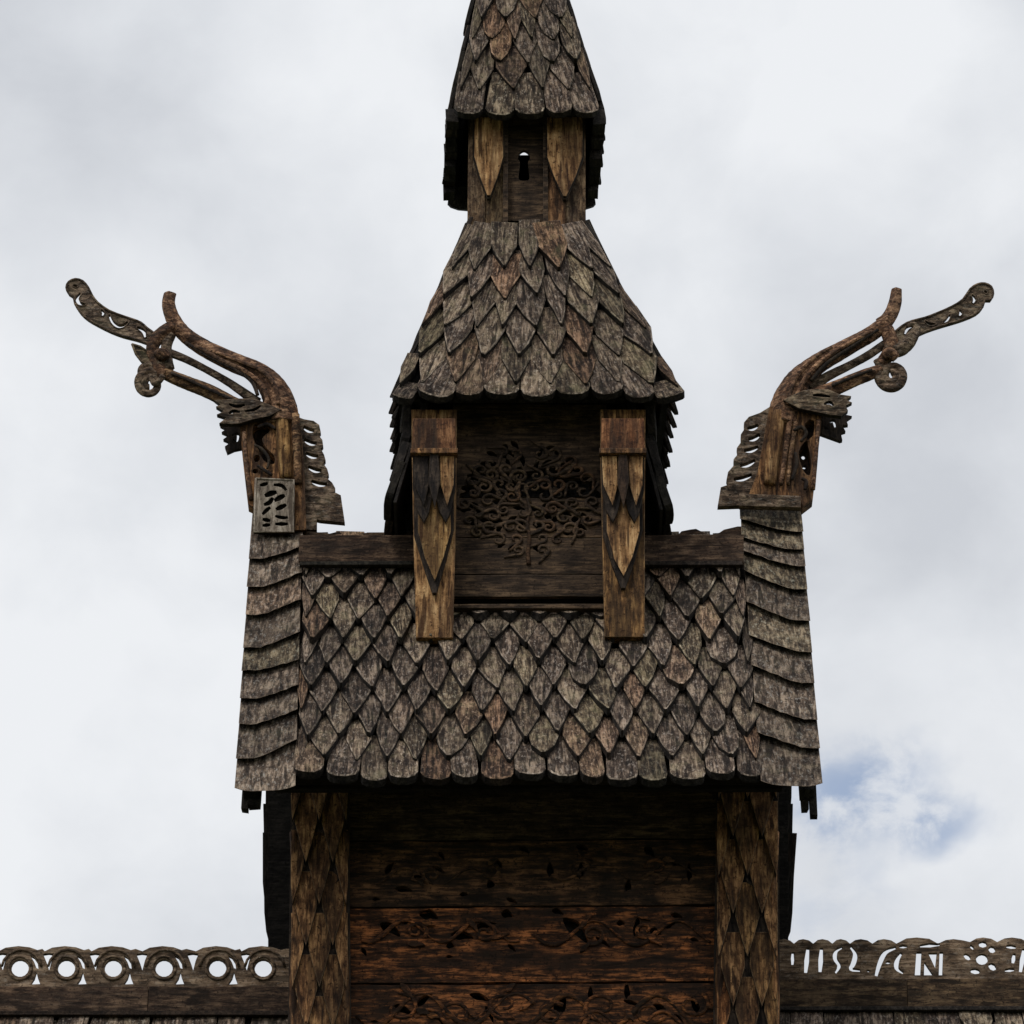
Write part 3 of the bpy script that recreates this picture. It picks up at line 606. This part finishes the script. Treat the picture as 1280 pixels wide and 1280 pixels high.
# ================================================================== RIDGE TURRET
HD = 0.80                                   # half depth of the pyramid eaves
YPF, YPB = RY-HD, RY+HD
ZP = at(670, 487, YPF).z
YLF = 0.95; YLB = 2*RY-YLF                  # lantern front / back
ZPT = at(660, 283, YLF).z
turret = thing('ridge_turret', 'square wooden turret with pyramid shingle roof and slim shingled spire, astride the ridge', 'turret', (at(660, 690, RY).x, RY, ZR))
FL, FR = at(489, 497, YPF), at(853, 497, YPF)
BLc, BRc = Vector((at(501, 660, YPB).x, YPB, ZP)), Vector((at(816, 660, YPB).x, YPB, ZP))
TLf, TRf = at(588, 283, YLF), at(731, 283, YLF)
TLb, TRb = Vector((TLf.x, YLB, ZPT)), Vector((TRf.x, YLB, ZPT))
FL.z = FR.z = ZP; TLf.z = TRf.z = ZPT
d = MB()
def slope(mb, A, B, C_, D_, th=.05):
    slab(mb, A, B, C_, D_, th)
FLs, FRs = at(498, 497, YPF), at(838, 497, YPF); FLs.z = FRs.z = ZP
for A, B, C_, D_ in ((FLs, FRs, TRf, TLf), (FRs, BRc, TRb, TRf), (BRc, BLc, TLb, TRb), (BLc, FLs, TLf, TLb)): slope(d, A, B, C_, D_)
proof = d.build('roof', M['deck'], turret)
fF = patch(FL, FR, TRf, TLf)
def t_of(py, A, B, ya, yb): 
    lo_, hi_ = -0.25, 1.2
    for _ in range(30):
        m_ = (lo_+hi_)/2; p = A.lerp(B, m_)
        if topx(p)[1] > py+11: lo_ = m_
        else: hi_ = m_
    return lo_
mF, mT = (FL+FR)/2, (TLf+TRf)/2
tt = [t_of(y, mF, mT, 0, 0) for y in (503, 486, 450, 413, 377, 341)]
rows(proof, fF, tt, [9, 9, 8, 8, 7, 6], 'shingle_pale', kinds=('point', 'point', 'long'), eave='round', ln=0.55, lift=.07, jit=.15, mats=['shingle_pale', 'shingle_pale', 'shingle'], taper=True, widen=.89)
for side, f in (('r', patch(FRs, BRc, TRb, TRf)), ('l', patch(BLc, FLs, TLf, TLb))):
    rows(proof, f, [-.012]+tt[1:], [11, 9, 7, 6, 5, 4], 'shingle', kinds=('point',), eave='blunt', ln=0.6, lift=.020, jit=.3, widen=1.1, thick=.5)
rows(proof, patch(BRc, BLc, TLb, TRb), [tt[0]], 8, 'shingle', eave='round', ln=.5)
# eave boards under the pyramid
eb = MB()
for A, B in ((FL, FR), (FR, BRc), (BRc, BLc), (BLc, FL)):
    c = (FL+FR+BRc+BLc)/4; k_ = .84
    a_, b__ = c+(A-c)*k_, c+(B-c)*k_; a2, b2 = c+(A-c)*.79, c+(B-c)*.79
    dz_ = Vector((0, 0, .0)); u_ = Vector((0, 0, .09))
    eb.hexa([a_+dz_, b__+dz_, b2+dz_, a2+dz_], [a_+u_, b__+u_, b2+u_, a2+u_])
eb.build('eave_board', M['under'], turret)
# turret box
TX0, TX1 = at(521, 640, YTF).x, at(800, 640, YTF).x
zt0 = ZE+1.25; 
b_ = MB()
b_.box((TX0+.01, YTF+.10, zt0+.3), (TX0+.06, 2*RY-YTF, ZP+.25)); b_.box((TX1-.06, YTF+.10, zt0+.3), (TX1-.01, 2*RY-YTF, ZP+.25)); b_.box((TX0+.06, 2*RY-YTF-.05, zt0+.3), (TX1-.06, 2*RY-YTF, ZP+.25))
b_.box((TX0+.06, YTF+.27, at(660, 752, YTF+.27).z), (TX1-.06, YTF+.30, ZP+.3))
b_.build('wall', M['deck'], turret)
# shingled, flaring sides
zf0 = ZR-.12; zf1 = ZP-.1
for sx in (-1, 1):
    xo = TX0 if sx < 0 else TX1
    A = Vector((xo+sx*.15, YTF+.03 if sx < 0 else YTF+.12, zf0)); B = Vector((xo+sx*.15, 2*RY-YTF, zf0))
    Ct = Vector((xo+sx*.035, 2*RY-YTF, zf0+.55)); Dt = Vector((xo+sx*.035, YTF+.12, zf0+.55))
    if sx > 0: f = patch(A, B, Ct, Dt)
    else: f = patch(B, A, Dt, Ct)
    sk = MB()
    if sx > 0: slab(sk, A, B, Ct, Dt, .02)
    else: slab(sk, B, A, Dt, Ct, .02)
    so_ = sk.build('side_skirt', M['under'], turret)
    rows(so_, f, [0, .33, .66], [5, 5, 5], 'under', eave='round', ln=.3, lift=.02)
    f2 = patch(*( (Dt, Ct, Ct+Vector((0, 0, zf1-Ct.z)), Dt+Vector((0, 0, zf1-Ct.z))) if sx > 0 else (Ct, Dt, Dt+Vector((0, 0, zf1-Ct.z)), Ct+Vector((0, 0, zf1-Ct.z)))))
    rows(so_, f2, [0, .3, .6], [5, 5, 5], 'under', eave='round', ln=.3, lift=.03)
# carved front panel: planks pierced by a tree of interlace
ph = []
prn = random.Random(21)
cells = []
for i in range(1500):
    x = prn.uniform(578, 745); y = prn.uniform(556, 693)
    e = ((x-661)/84)**2+((y-622)/68)**2
    if e > 1: continue
    l, wd = prn.uniform(9, 18), prn.uniform(5.0, 9)
    r = l*.5+1.6
    if any(math.hypot(x-c[0], (y-c[1])) < (r+c[2])*.66 for c in cells): continue
    if abs(x-661) < 5+l*.2: continue
    sgn = 1 if x > 661 else -1
    a = sgn*(math.atan2(y-640, abs(x-661))*.6+prn.uniform(-.5, .5)); cells.append((x, y, l*.5+1.6, l, wd, a))
pseams = [505, 622, 672, 718, 746]
for i in range(4):
    a, b = pseams[i], pseams[i+1]
    hs = []
    for (x, y, r, l, wd, an) in cells:
        lf = leaf(x, y, l, wd, an); ys = [q[1] for q in lf]
        if min(ys) > a+2 and max(ys) < b-2: hs.append(lf)
    xs = [566+(758-566)*k/10 for k in range(11)]
    o = [(x, a+.6+rnd.uniform(-.4, .4)) for x in xs]+[(x, b-.6+rnd.uniform(-.4, .4)) for x in xs][::-1]
    b_ = MB(); cut(b_, o, hs, .035, YTF+.20+(.006 if i % 2 else 0)-(.012 if i == 3 else 0)); b_.build('panel_plank', M['panel'], turret)
vine = MB()
sweep(vine, [YTF+.198, (661, 706, 3), (660, 690, 2.8), (662, 672, 2.4), (659, 655, 2.0), (662, 640, 1.6), (661, 630, 1)], n=3, seg=6)
spots = []
for i in range(900):
    x = prn.uniform(668, 744); y = prn.uniform(560, 688)
    if ((x-661)/82)**2+((y-624)/66)**2 > 1 or any(math.hypot(x-a, y-b) < 13.5 for a, b in spots): continue
    spots.append((x, y))
for x, y in spots:
    for sgn in (-1, 1):
        cx = 661+sgn*(x-661)+prn.uniform(-2.5, 2.5); cy = y+prn.uniform(-2, 2); r0 = prn.uniform(7.5, 12)
        a0 = prn.uniform(0, 6.28); dd = prn.choice((-1, 1)); tl = (cx+(r0+12)*math.cos(a0+dd*-.7), cy+(r0+8)*math.sin(a0+dd*-.7), 1.4)
        vm = MB(); scroll(vm, cx, cy, r0, a0, prn.uniform(.8, 1.4), dd, YTF+.196, prn.uniform(2.0, 2.9), stem=[tl])
        vm.build('vine', M['panel'], turret)
vine.build('vine_stem', M['panel'], turret)
b_ = MB(); A = at(566, 743, YTF+.03); B = at(757, 749, YTF+.03); b_.box((A.x, YTF+.15, B.z), (B.x, YTF+.20, A.z), .003); b_.build('sill', M['panel'], turret)
# the two front boards with layered pointed shields
def cutz(name, pts, th_, Y, mat, parent, n=0):
    o = cr_(pts, n, True) if n else pts
    b_ = MB(M['darkened'] if name in ('shield', 'lobe') else None); cut(b_, o, [], th_, Y); return b_.build(name, mat, parent)
for (x0, x1, yb, gl) in ((515, 570, 797, 0), (751, 806, 796, 1)):
    cx = (x0+x1)/2; dx = 3 if not gl else 4
    p = cutz('front_post', [(x0-1, 512), (x1+1, 512), (x1+0, 640), (x1-4+dx*gl, yb), (x0+5, yb), (x0+1, 640)], .09, YTF, M['gold'] if not gl else M['tongue'], turret)
    # lowest shield
    tip = 741 if not gl else 735
    cutz('shield', [(cx-24, 560), (cx+24, 560), (cx+25, 660), (cx+15, 700), (cx+3, tip), (cx-2, tip), (cx-14, 704), (cx-25, 668)], .03, YTF-.034, M['darkened'], p)
    cutz('shield', [(cx-20, 560), (cx+20, 560), (cx+21, 664), (cx+12, 696), (cx+1, tip-15), (cx-11, 698), (cx-20, 664)], .028, YTF-.060, M['gold'], p)
    # twin upper lobes, charred rims and pale faces
    for sgn in (-1, 1):
        m_ = cx+sgn*13.5
        cutz('lobe', [(m_-13.5, 556), (m_+13.5, 556), (m_+13, 612), (m_+7, 640), (m_+1, 652), (m_-7, 638), (m_-13, 610)], .03, YTF-.092, M['darkened'], p)
        cutz('lobe', [(m_-10+3*sgn, 562), (m_+9+3*sgn, 562), (m_+9+2*sgn, 606), (m_+2+1*sgn, 632), (m_-8+3*sgn, 606)], .024, YTF-.114, M['gold'] if (sgn > 0 or gl) else M['darkened'], p)
    cutz('cap_board', [(x0+1, 523), (x1-1, 523), (x1, 561), (x0, 561)], .05, YTF-.14, M['rust'], p)
    cutz('cap_moulding', [(x0-2, 560), (x1+2, 560), (x1+2, 566), (x0-2, 566)], .06, YTF-.155, M['goldbrown'], p)
    # dark central notch that hangs between the lobes
    cutz('pendant', [(cx-5, 566), (cx+5, 566), (cx+8, 600), (cx+1, 634), (cx-7, 602)], .02, YTF-.136, M['darkened'], p)

# ------------------------------------------------------------------ lantern
ZSF = at(660, 141, 0.84).z                  # spire eave height
YSF = 0.84; YSB = 2*RY-YSF
lz0 = ZPT-.05
LX0, LX1 = at(584, 240, YLF).x, at(734, 240, YLF).x
b_ = MB()
b_.box((LX0+.01, YLF+.05, lz0), (LX0+.05, YLB, ZSF+.2)); b_.box((LX1-.05, YLF+.05, lz0), (LX1-.01, YLB, ZSF+.2))
b_.box((LX0+.05, YLB-.04, lz0), (at(655, 200, YLF).x-.025, YLB, ZSF+.15)); b_.box((at(655, 200, YLF).x+.025, YLB-.04, lz0), (LX1-.05, YLB, ZSF+.15))
b_.build('lantern_wall', M['under'], turret)
zk = at(655, 197.5, YLB).z
b_ = MB(); b_.box((at(655, 200, YLF).x-.049, YLB-.035, lz0), (at(655, 200, YLF).x+.049, YLB-.005, zk)); b_.build('lantern_back_board', M['under'], turret)
key = cr_([(655, 187.5), (661, 191.5), (662.5, 198), (660, 203), (661, 213), (661.5, 224), (655, 226), (648.5, 224), (649, 213), (650, 203), (647.5, 198), (649, 191.5)], 3, True)
b_ = MB(); cut(b_, [(628, 135), (686, 135), (686, 276), (628, 276)], [key], .03, YLF+.04); b_.build('lantern_board', M['panel'], turret)
for k, (x0, x1) in enumerate(((586, 606), (607, 631), (683, 707), (708, 732))):
    cutz('lantern_board', [(x0, 135), (x1, 135), (x1, 290), (x0-(2 if k == 0 else 0), 290)], .04, YLF+.005+.010*(k % 2), M['lantern'], turret)
for x in (632, 682): cutz('lantern_batten', [(x-3, 140), (x+3, 140), (x+3, 284), (x-3, 284)], .04, YLF-.018, M['panel'], turret)
for (cx, wd, tip) in ((611, 38, 244), (706, 46, 245)):
    for k, (g_, m_, yy) in enumerate(((2.0, 'darkened', 0), (0, 'gold', -.022))):
        h_ = wd/2+g_-1
        cutz('shield', [(cx-h_, 146), (cx+h_, 146), (cx+h_, 196), (cx+h_*.62, 220), (cx+2, tip+g_*2), (cx-2, tip+g_*2), (cx-h_*.62, 220), (cx-h_, 196)], .026, YLF-.03+yy, M[m_], turret)
# spire
ex0, ex1 = at(566, 148, YSF).x, at(750, 148, YSF).x
bx0, bx1 = at(562, 245, YSB).x, at(742, 245, YSB).x
A_, B_, C2, D2 = Vector((ex0, YSF, ZSF)), Vector((ex1, YSF, ZSF)), Vector((bx1, YSB, ZSF)), Vector((bx0, YSB, ZSF))
YM = 0.985; ZM = at(650, 4, YM).z
tx0, tx1 = at(595, 4, YM).x, at(706, 4, YM).x
a3, b3, c3, d3 = Vector((tx0, YM, ZM)), Vector((tx1, YM, ZM)), Vector((tx1, 2*RY-YM, ZM)), Vector((tx0, 2*RY-YM, ZM))
apex = Vector(((tx0+tx1)/2, RY, ZM+1.75))
d = MB(); ctr = at(655, 200, YLF).x
slab(d, A_, B_, b3, a3, .035); slab(d, B_, C2, c3, b3, .035); slab(d, D2, A_, a3, d3, .035)
mL = Vector((ctr-.05, YSB, ZSF)); mR = Vector((ctr+.05, YSB, ZSF)); mLt = Vector((ctr-.05, 2*RY-YM, ZM)); mRt = Vector((ctr+.05, 2*RY-YM, ZM))
slab(d, C2, mR, mRt, c3, .035); slab(d, mL, D2, d3, mLt, .035)
d.add([a3, b3, c3, d3, apex], [(0, 1, 4), (1, 2, 4), (2, 3, 4), (3, 0, 4)])
spire = d.build('spire', M['deck'], turret)
fS = patch(A_, B_, b3, a3); mA, mB_ = (A_+B_)/2, (a3+b3)/2
ts = [t_of(y, mA, mB_, 0, 0) for y in (147, 114, 80, 52, 26, -4)]
rows(spire, fS, ts, [5, 5, 5, 5, 4, 4], 'shingle_pale', kinds=('point', 'long', 'blunt'), eave='round', ln=.46, lift=.06, jit=.18, widen=.88, mats=['shingle_pale', 'shingle'])
for f in (patch(B_, C2, c3, b3), patch(D2, A_, a3, d3)):
    rows(spire, f, [-.02]+ts[1:], [5, 5, 4, 4, 4, 3], 'shingle', kinds=('point', 'blunt'), eave='blunt', ln=.44, lift=.022, jit=.35, widen=1.1, thick=.5)
rows(spire, patch(C2, D2, d3, c3), ts[:1], 5, 'under', eave='round', ln=.25, skip=lambda s, t: abs(s-.5) < .12)
fT = patch(a3, b3, apex+Vector((.02, 0, 0)), apex-Vector((.02, 0, 0)))
rows(spire, fT, [.02, .14, .26, .38], [4, 3, 3, 2], 'shingle_pale', kinds=('point',), eave='point', ln=.4, lift=.045)
# ragged hanging underboards along the spire's side eaves
for f_, sgn in ((lambda t: D2.lerp(A_, t), -1), (lambda t: B_.lerp(C2, t), 1)):
    for k in range(9):
        q = f_((k+.5)/9); l_ = rnd.uniform(.02, .10)
        b_ = MB(); b_.box((q.x-.045, q.y-.05, q.z-l_), (q.x+.035, q.y+.045, q.z+.04), .008); b_.build('eave_lath', M['under'], turret)

# ================================================================== DRAGON FINIALS
YD = RY-.06
def dragon(label, base, P):
    t = thing('dragon_finial', label, 'carved dragon head', at(base[0], base[1], YD), 'dragon heads on the gable ends of the ridge')
    nk = MB(); cut(nk, P['neck'], P['neck_holes'], .10, YD-.06); n_ = nk.build('neck', M['goldbrown'], t)
    bk = MB(); cut(bk, P['neck_back'], P['back_holes'], .03, YD+.045); bk.build('neck_back', M['darkened'], n_)  # dark backing paints the shade inside the carved recesses
    for pts in P['ribs']:
        m_ = MB(); sweep(m_, [YD-.07]+pts, n=4, seg=8); m_.build('neck_rib', M['gold'] if pts[0][2] > 7 else M['dragon'], n_)
    for pts in P['eye']:
        m_ = MB(); sweep(m_, [YD-.085]+pts, n=4, seg=7); m_.build('carved_curl', M['darkened'], n_)
    for nm, pts, mt in P['limbs']:
        m_ = MB(); sweep(m_, [YD-.02]+pts, n=6, seg=22, ripple=.075 if nm != 'snout_scroll' else .03); m_.build(nm, M[mt], t)
    for nm, o, hs, th_, yy, mt in P['boards']:
        m_ = MB(M['darkened'] if nm in ('plaque', 'ear') else None); cut(m_, o, hs, th_, YD+yy); b_ = m_.build(nm, M[mt], t)
        if nm in ('tongue', 'plaque', 'snout_leaf'):          # raised carved lip round the outline and the piercings
            m_ = MB()
            for lp, rd in [(o, 1.5)]+[(h, .9) for h in hs if nm == 'tongue']:
                cl = list(lp)+[lp[0]]
                sweep(m_, [YD+yy-.002]+[(x, y, rd) for x, y in cl], n=1, seg=5, flat=1.0)
            m_.build('carved_edge', M[mt], b_)
    return t
def spiral(cx, cy, r0, a0, turns, dirn, wd, w1=None, ys=0.0):
    n_ = int(turns*10); w1 = w1 or wd*.55
    return [(cx+(r0*(1-.78*k/n_))*math.cos(a0+dirn*k*math.pi/5), cy+(r0*(1-.78*k/n_))*math.sin(a0+dirn*k*math.pi/5), wd+(w1-wd)*k/n_, ys*k/n_) for k in range(n_+1)]
def comb(slots): return [stroke([(x0, y0), ((x0+x1)/2, (y0+y1)/2+2.2), (x1, y1)], 6.4) for x0, y0, x1, y1 in slots]
# ---- left
Lp = dict(
 neck=[(372, 510), (377, 540), (380, 580), (383, 662), (322, 664), (318, 634), (310, 630), (306, 596), (302, 560), (300, 530), (320, 512)],
 neck_holes=[cr_([(318, 530), (334, 528), (338, 538), (328, 548), (333, 560), (343, 570), (342, 580), (330, 576), (322, 560), (316, 545)], 3, True), ell(321, 573, 4, 5, 8, .4), ell(319, 589, 4, 3, 8)],
 neck_back=[(368, 514), (372, 650), (322, 650), (318, 632), (311, 628), (303, 560), (302, 530)], back_holes=[ell(320, 577, 3.2, 5.5, 8, .4), ell(318.5, 593, 4, 3.2, 8)],
 ribs=[[(369, 518, 5.5), (371, 560, 5.5), (373, 605, 5)], [(352, 522, 9), (355, 560, 9.5), (358, 598, 8)], [(305, 540, 2.5), (308, 580, 2.6), (314, 625, 3)]],
 eye=[[(322, 534, 2.0), (334, 530, 2.6), (344, 536, 2)], [(318, 556, 1.6), (328, 562, 2.2), (336, 574, 2.0), (334, 586, 1.5)], [(322, 582, 1.8), (331, 588, 2.4), (340, 594, 2)]],
 limbs=[('neck_arch', [(352, 532, 21, 0), (351, 512, 20, 0), (346, 494, 17.5), (334, 476, 15), (316, 463, 13), (296, 455, 12.5), (272, 444, 11.5), (250, 432, 10.5), (232, 419, 9.5), (220, 405, 9), (213, 390, 8.2), (211, 378, 7.8), (213, 367.5, 7.6)], 'dragon'),
        ('snout', [(221, 408, 8), (212, 412, 9.5), (200, 420, 9), (192, 430, 8), (190, 440, 7), (194, 450, 7), (200, 462, 8.5), (206, 470, 8)], 'dragon'),
        ('snout', [(214, 418, 6), (208, 432, 6.5), (209, 448, 6), (212, 462, 6)], 'dragongrey'),
        ('tongue_root', [(204, 438, 5.5, .02), (230, 448, 5.0, .02), (256, 461, 4.6, .02), (284, 477, 5, .02), (306, 492, 6, .02), (322, 503, 6.5, .02)], 'dragongrey'),
        ('lower_jaw', [(204, 466, 7.5), (222, 474, 8.5), (240, 481, 9), (258, 488, 9.3), (276, 497, 9.5), (292, 506, 10), (312, 514, 11), (336, 520, 12)], 'dragon'),
        ('snout_scroll', [(204, 452, 5, 0)]+spiral(187, 480, 17, -.9, 1.6, -1, 5.6, 4.0), 'dragongrey'),
        ('snout_scroll', [(200, 452, 4, -.03)]+spiral(184, 467, 13, -.5, .9, -1, 4.6, 3.2, 0)+[(194, 480, 4, -.03), (204, 470, 4, -.03)], 'dragongrey'),
        ('brow_line', [(244, 432, 2.4, -.06), (276, 450, 2.8, -.065), (306, 464, 3, -.075), (326, 480, 3, -.085), (334, 498, 3, -.09), (330, 510, 2.4, -.09)], 'dragon'),
        ('brow_line', [(232, 428, 2, -.05), (262, 446, 2.2, -.055), (292, 461, 2.4, -.065), (314, 476, 2.6, -.07), (322, 494, 2.2, -.08)], 'darkened'),
        ('jaw_line', [(214, 466, 1.8, -.045), (238, 476, 2, -.05), (262, 487, 2, -.055), (290, 499, 2, -.06)], 'darkened'),
        ('snout_knot', [(196, 446, 6, -.04), (202, 442, 8, -.045), (208, 448, 6, -.04)], 'dragon'),
        ('brow_line', [(270, 440, 2, -.055), (300, 452, 2.4, -.07), (328, 464, 2.6, -.08), (344, 484, 2.8, -.09), (348, 506, 2.4, -.10)], 'dragon')],
 boards=[('tongue', cr_([(94, 348.5), (103, 351), (110, 359), (115, 369), (122, 378), (136, 388), (154, 395), (166, 399), (176, 403), (184, 410), (196, 420), (196, 434), (182, 428), (170, 424), (154, 420), (138, 414), (122, 406), (110, 399), (101, 391), (94, 380), (92, 371), (86, 367), (83, 359), (86, 352)], 2, True),
          [ell(94, 357.5, 3.6, 2.2, 8, .2), stroke([(101, 366), (96.5, 373), (99, 379), (107, 380.5)], 5.6), stroke([(126, 387), (129, 391), (127.5, 395)], 4.4), stroke([(136, 393), (140, 402), (147, 407.5), (154, 407), (160, 402)], 5.4), stroke([(171, 409), (179, 414), (181.5, 422)], 5.6)], .035, -.02, 'dragongrey'),
         ('snout_leaf', [(165, 430), (175, 433), (187, 441), (192, 452), (186, 456), (177, 452), (170, 443)], [], .03, -.03, 'dragongrey'),
         ('ear', [(330, 503), (318, 498), (300, 498), (286, 499), (268, 500), (276, 506), (270, 508), (280, 514), (271, 518), (283, 522), (274, 529), (288, 530), (300, 529), (316, 524), (336, 520), (352, 512)],
          [stroke([(286, 505), (296, 508), (306, 506)], 4.5), stroke([(286, 517), (292, 514), (300, 515)], 4.4), stroke([(306, 514), (318, 512), (326, 507)], 3.8)], .04, -.125, 'dragongrey'),
         ('ear', [(304, 526), (290, 528), (275, 532), (283, 536), (277, 540), (286, 544), (279, 549), (288, 553), (281, 558), (284, 566), (293, 562), (303, 560), (306, 545)],
          [stroke([(290, 545), (297, 542), (296, 551), (291, 549)], 3.0)], .035, .03, 'darkened'),
         ('mane', [(372, 521), (380, 524), (392, 526), (399, 531), (401, 540), (398.5, 544), (403, 550), (404, 557), (401, 561), (405, 568), (407, 575), (404, 579), (409, 586), (411, 593), (408, 597), (415, 603), (419, 610), (418, 615), (426, 619), (431, 653), (400, 650), (396, 649), (396, 662), (376, 662)],
          comb([(379, 533, 393, 538), (380, 549, 396, 554), (382, 566, 398, 570), (385, 583, 402, 588), (389, 601, 409, 605)]), .045, .0, 'dragongrey'),
         ('plaque', [(320, 598), (367, 600), (367, 665), (317, 665)],
          [stroke(s_, w_*1.45) for s_, w_ in (([(325, 607), (335, 604)], 3.6), ([(342, 606), (352, 607), (358, 613)], 3.4), ([(331, 620), (338, 617), (346, 615)], 5.0), ([(330, 631), (337, 628), (341, 622)], 4.2), ([(343, 626), (350, 622), (356, 619)], 4.6), ([(328, 643), (333, 638), (338, 634)], 3.6), ([(345, 637), (351, 634), (358, 631)], 4.4), ([(328, 649), (338, 651)], 3.8), ([(344, 645), (352, 647), (360, 647)], 3.2), ([(328, 657), (338, 656)], 3.4), ([(344, 655), (360, 655)], 3.6))], .03, -.115, 'plaque'),
         ('plaque_back', [(322, 601), (365, 602), (365, 662), (321, 662)], [], .02, -.082, 'darkened')])
dragon('left dragon head with a pale carved plaque at its neck, long pierced tongue pointing left', (345, 664), Lp)
# ---- right
Rp = dict(
 neck=[(962, 508), (955, 545), (947, 590), (936, 618), (1000, 620), (1003, 634), (1016, 624), (1020, 590), (1026, 535), (1027, 512), (1000, 505)],
 neck_holes=[cr_([(1006, 530), (1018, 526), (1016, 545), (1006, 552), (998, 566), (1004, 588), (1012, 594), (1014, 575), (1012, 560), (1018, 550), (1018, 530), (1012, 536)][:8], 2, True)],
 neck_back=[(968, 512), (950, 612), (1000, 614), (1014, 620), (1024, 535), (1024, 514)], back_holes=[ell(1004, 571, 2.6, 3.6, 8), ell(1005, 584, 2.6, 2.4, 8)],
 ribs=[[(974, 515, 8), (967, 560, 9), (962, 606, 8)], [(988, 520, 3.6), (982, 565, 3.4), (976, 606, 2.6)], [(995, 528, 3.0), (989, 565, 3.0), (985, 606, 2.2)], [(1023, 525, 2.6), (1020, 570, 2.6), (1016, 612, 3)]],
 eye=[[(992, 538, 2.0), (1002, 534, 2.8), (1008, 542, 2.2), (1001, 552, 2)], [(994, 566, 2.2), (996, 580, 2.4), (990, 600, 2)], [(1002, 598, 2), (1008, 602, 2.6), (1006, 612, 2)]],
 limbs=[('neck_arch', [(980, 532, 17), (981, 514, 18), (987, 496, 17.5), (998, 477, 16), (1012, 463, 14), (1030, 450, 12.5), (1050, 439, 11.5), (1070, 428, 10.5), (1088, 418, 10), (1104, 406, 9.5), (1114, 393, 8.6), (1119, 379, 7.8), (1121, 362, 6.0)], 'dragon'),
        ('snout', [(1100, 398, 6), (1106, 408, 8.5), (1111, 420, 9), (1114, 432, 9), (1110, 444, 8.5), (1100, 456, 7)], 'dragon'),
        ('snout', [(1106, 436, 7), (1122, 438, 9), (1134, 430, 9), (1141, 420, 7.5), (1146, 410, 4.5), (1141, 405, 3), (1134, 408, 2.6)], 'dragongrey'),
        ('tongue_root', [(1106, 430, 5.2, .02), (1084, 445, 5.2, .02), (1060, 458, 5.2, .02), (1034, 471, 6, .02), (1012, 486, 7, .02)], 'dragongrey'),
        ('lower_jaw', [(1102, 462, 7), (1086, 468, 8.2), (1068, 475, 8.6), (1050, 483, 9), (1030, 491, 10), (1008, 500, 11), (990, 508, 12)], 'dragon'),
        ('snout_scroll', [(1096, 450, 5)]+spiral(1115, 470, 17.5, -2.5, 1.9, -1, 6.2, 5.4), 'dragongrey'),
        ('brow_line', [(1090, 414, 2, -.055), (1056, 432, 2.6, -.06), (1026, 452, 3, -.07), (1006, 474, 3, -.08), (994, 500, 2.6, -.09)], 'dragon'),
        ('brow_line', [(1098, 412, 1.8, -.05), (1064, 434, 2.2, -.055), (1034, 454, 2.4, -.065), (1014, 476, 2.4, -.07)], 'darkened'),
        ('jaw_line', [(1090, 462, 1.8, -.045), (1064, 472, 2, -.05), (1040, 482, 2, -.055)], 'darkened'),
        ('snout_knot', [(1104, 446, 5, -.04), (1112, 442, 8, -.045), (1120, 448, 6, -.04)], 'dragon'),
        ('brow_line', [(1040, 434, 2, -.055), (1014, 450, 2.4, -.07), (994, 474, 2.6, -.08), (984, 505, 2.4, -.09)], 'dragon')],
 boards=[('tongue', cr_([(1116, 420), (1128, 407), (1140, 401), (1156, 397), (1172, 391), (1190, 383), (1204, 374), (1213, 361), (1222, 355), (1231, 354), (1239, 358), (1241.5, 367), (1238, 375), (1231, 375), (1228, 384), (1220, 392), (1204, 399), (1188, 404), (1168, 410), (1150, 417), (1146, 422), (1130, 434)], 2, True),
          [ell(1232, 365, 3.2, 2.2, 8, .5), stroke([(1215, 368), (1218, 374), (1216, 379)], 4.8), stroke([(1199, 387), (1201, 391), (1199, 395)], 5.0), stroke([(1188, 393), (1184, 400), (1178, 403)], 4.6), stroke([(1156, 401), (1162, 405), (1170, 405)], 4.2), stroke([(1131, 418), (1135, 410), (1143, 407)], 5.4)], .035, -.0, 'dragongrey'),
         ('ear', [(979, 500), (990, 494), (1004, 488), (1020, 486), (1036, 487), (1050, 493), (1064, 495), (1058, 500), (1065, 503), (1057, 507), (1060, 513), (1052, 520), (1036, 518), (1016, 514), (998, 510)],
          [stroke([(1016, 494), (1026, 494), (1038, 496)], 4.2), stroke([(1030, 505), (1037, 503), (1042, 507)], 4.4)], .04, -.125, 'dragongrey'),
         ('ear', [(1024, 516), (1040, 520), (1056, 512), (1056, 518), (1065, 520), (1058, 525), (1060, 531), (1053, 532), (1057, 539), (1051, 541), (1053, 550), (1050, 551), (1025, 542)],
          [stroke([(1036, 528), (1042, 526), (1044, 534)], 4), stroke([(1030, 534), (1035, 538)], 3)], .035, .03, 'darkened'),
         ('mane', [(963, 508), (950, 516), (936, 521), (930, 528), (930, 537), (926, 543), (926, 553), (921, 560), (922, 568), (917, 574), (917, 582), (910, 590), (908, 600), (910, 606), (901, 609), (897, 633), (924, 632), (940, 630), (960, 620)],
          comb([(948, 531, 934, 535), (950, 543, 935, 549), (948, 558, 930, 563), (944, 575, 925, 582), (940, 593, 917, 599)]), .045, .0, 'dragongrey'),
         ('collar', [(924, 617), (1001, 620), (1001, 634), (924, 632)], [], .05, -.115, 'dragongrey')])
dragon('right dragon head with plain collar, spiral curl at the snout and pierced tongue pointing right', (962, 632), Rp)
print('shingles main', nsh, 'objects', len(bpy.data.objects))
for q in (('ridge', Vector((0, RY, ZR))), ('rear eave', Vector((0, 2*RY, ZE))), ('pyr back', Vector((0, YPB, ZP))), ('spire back', Vector((0, YSB, ZSF))), ('turret zb', Vector((0, YTF, ZE+YTF/RY*RH)))): print(q[0], topx(q[1]))
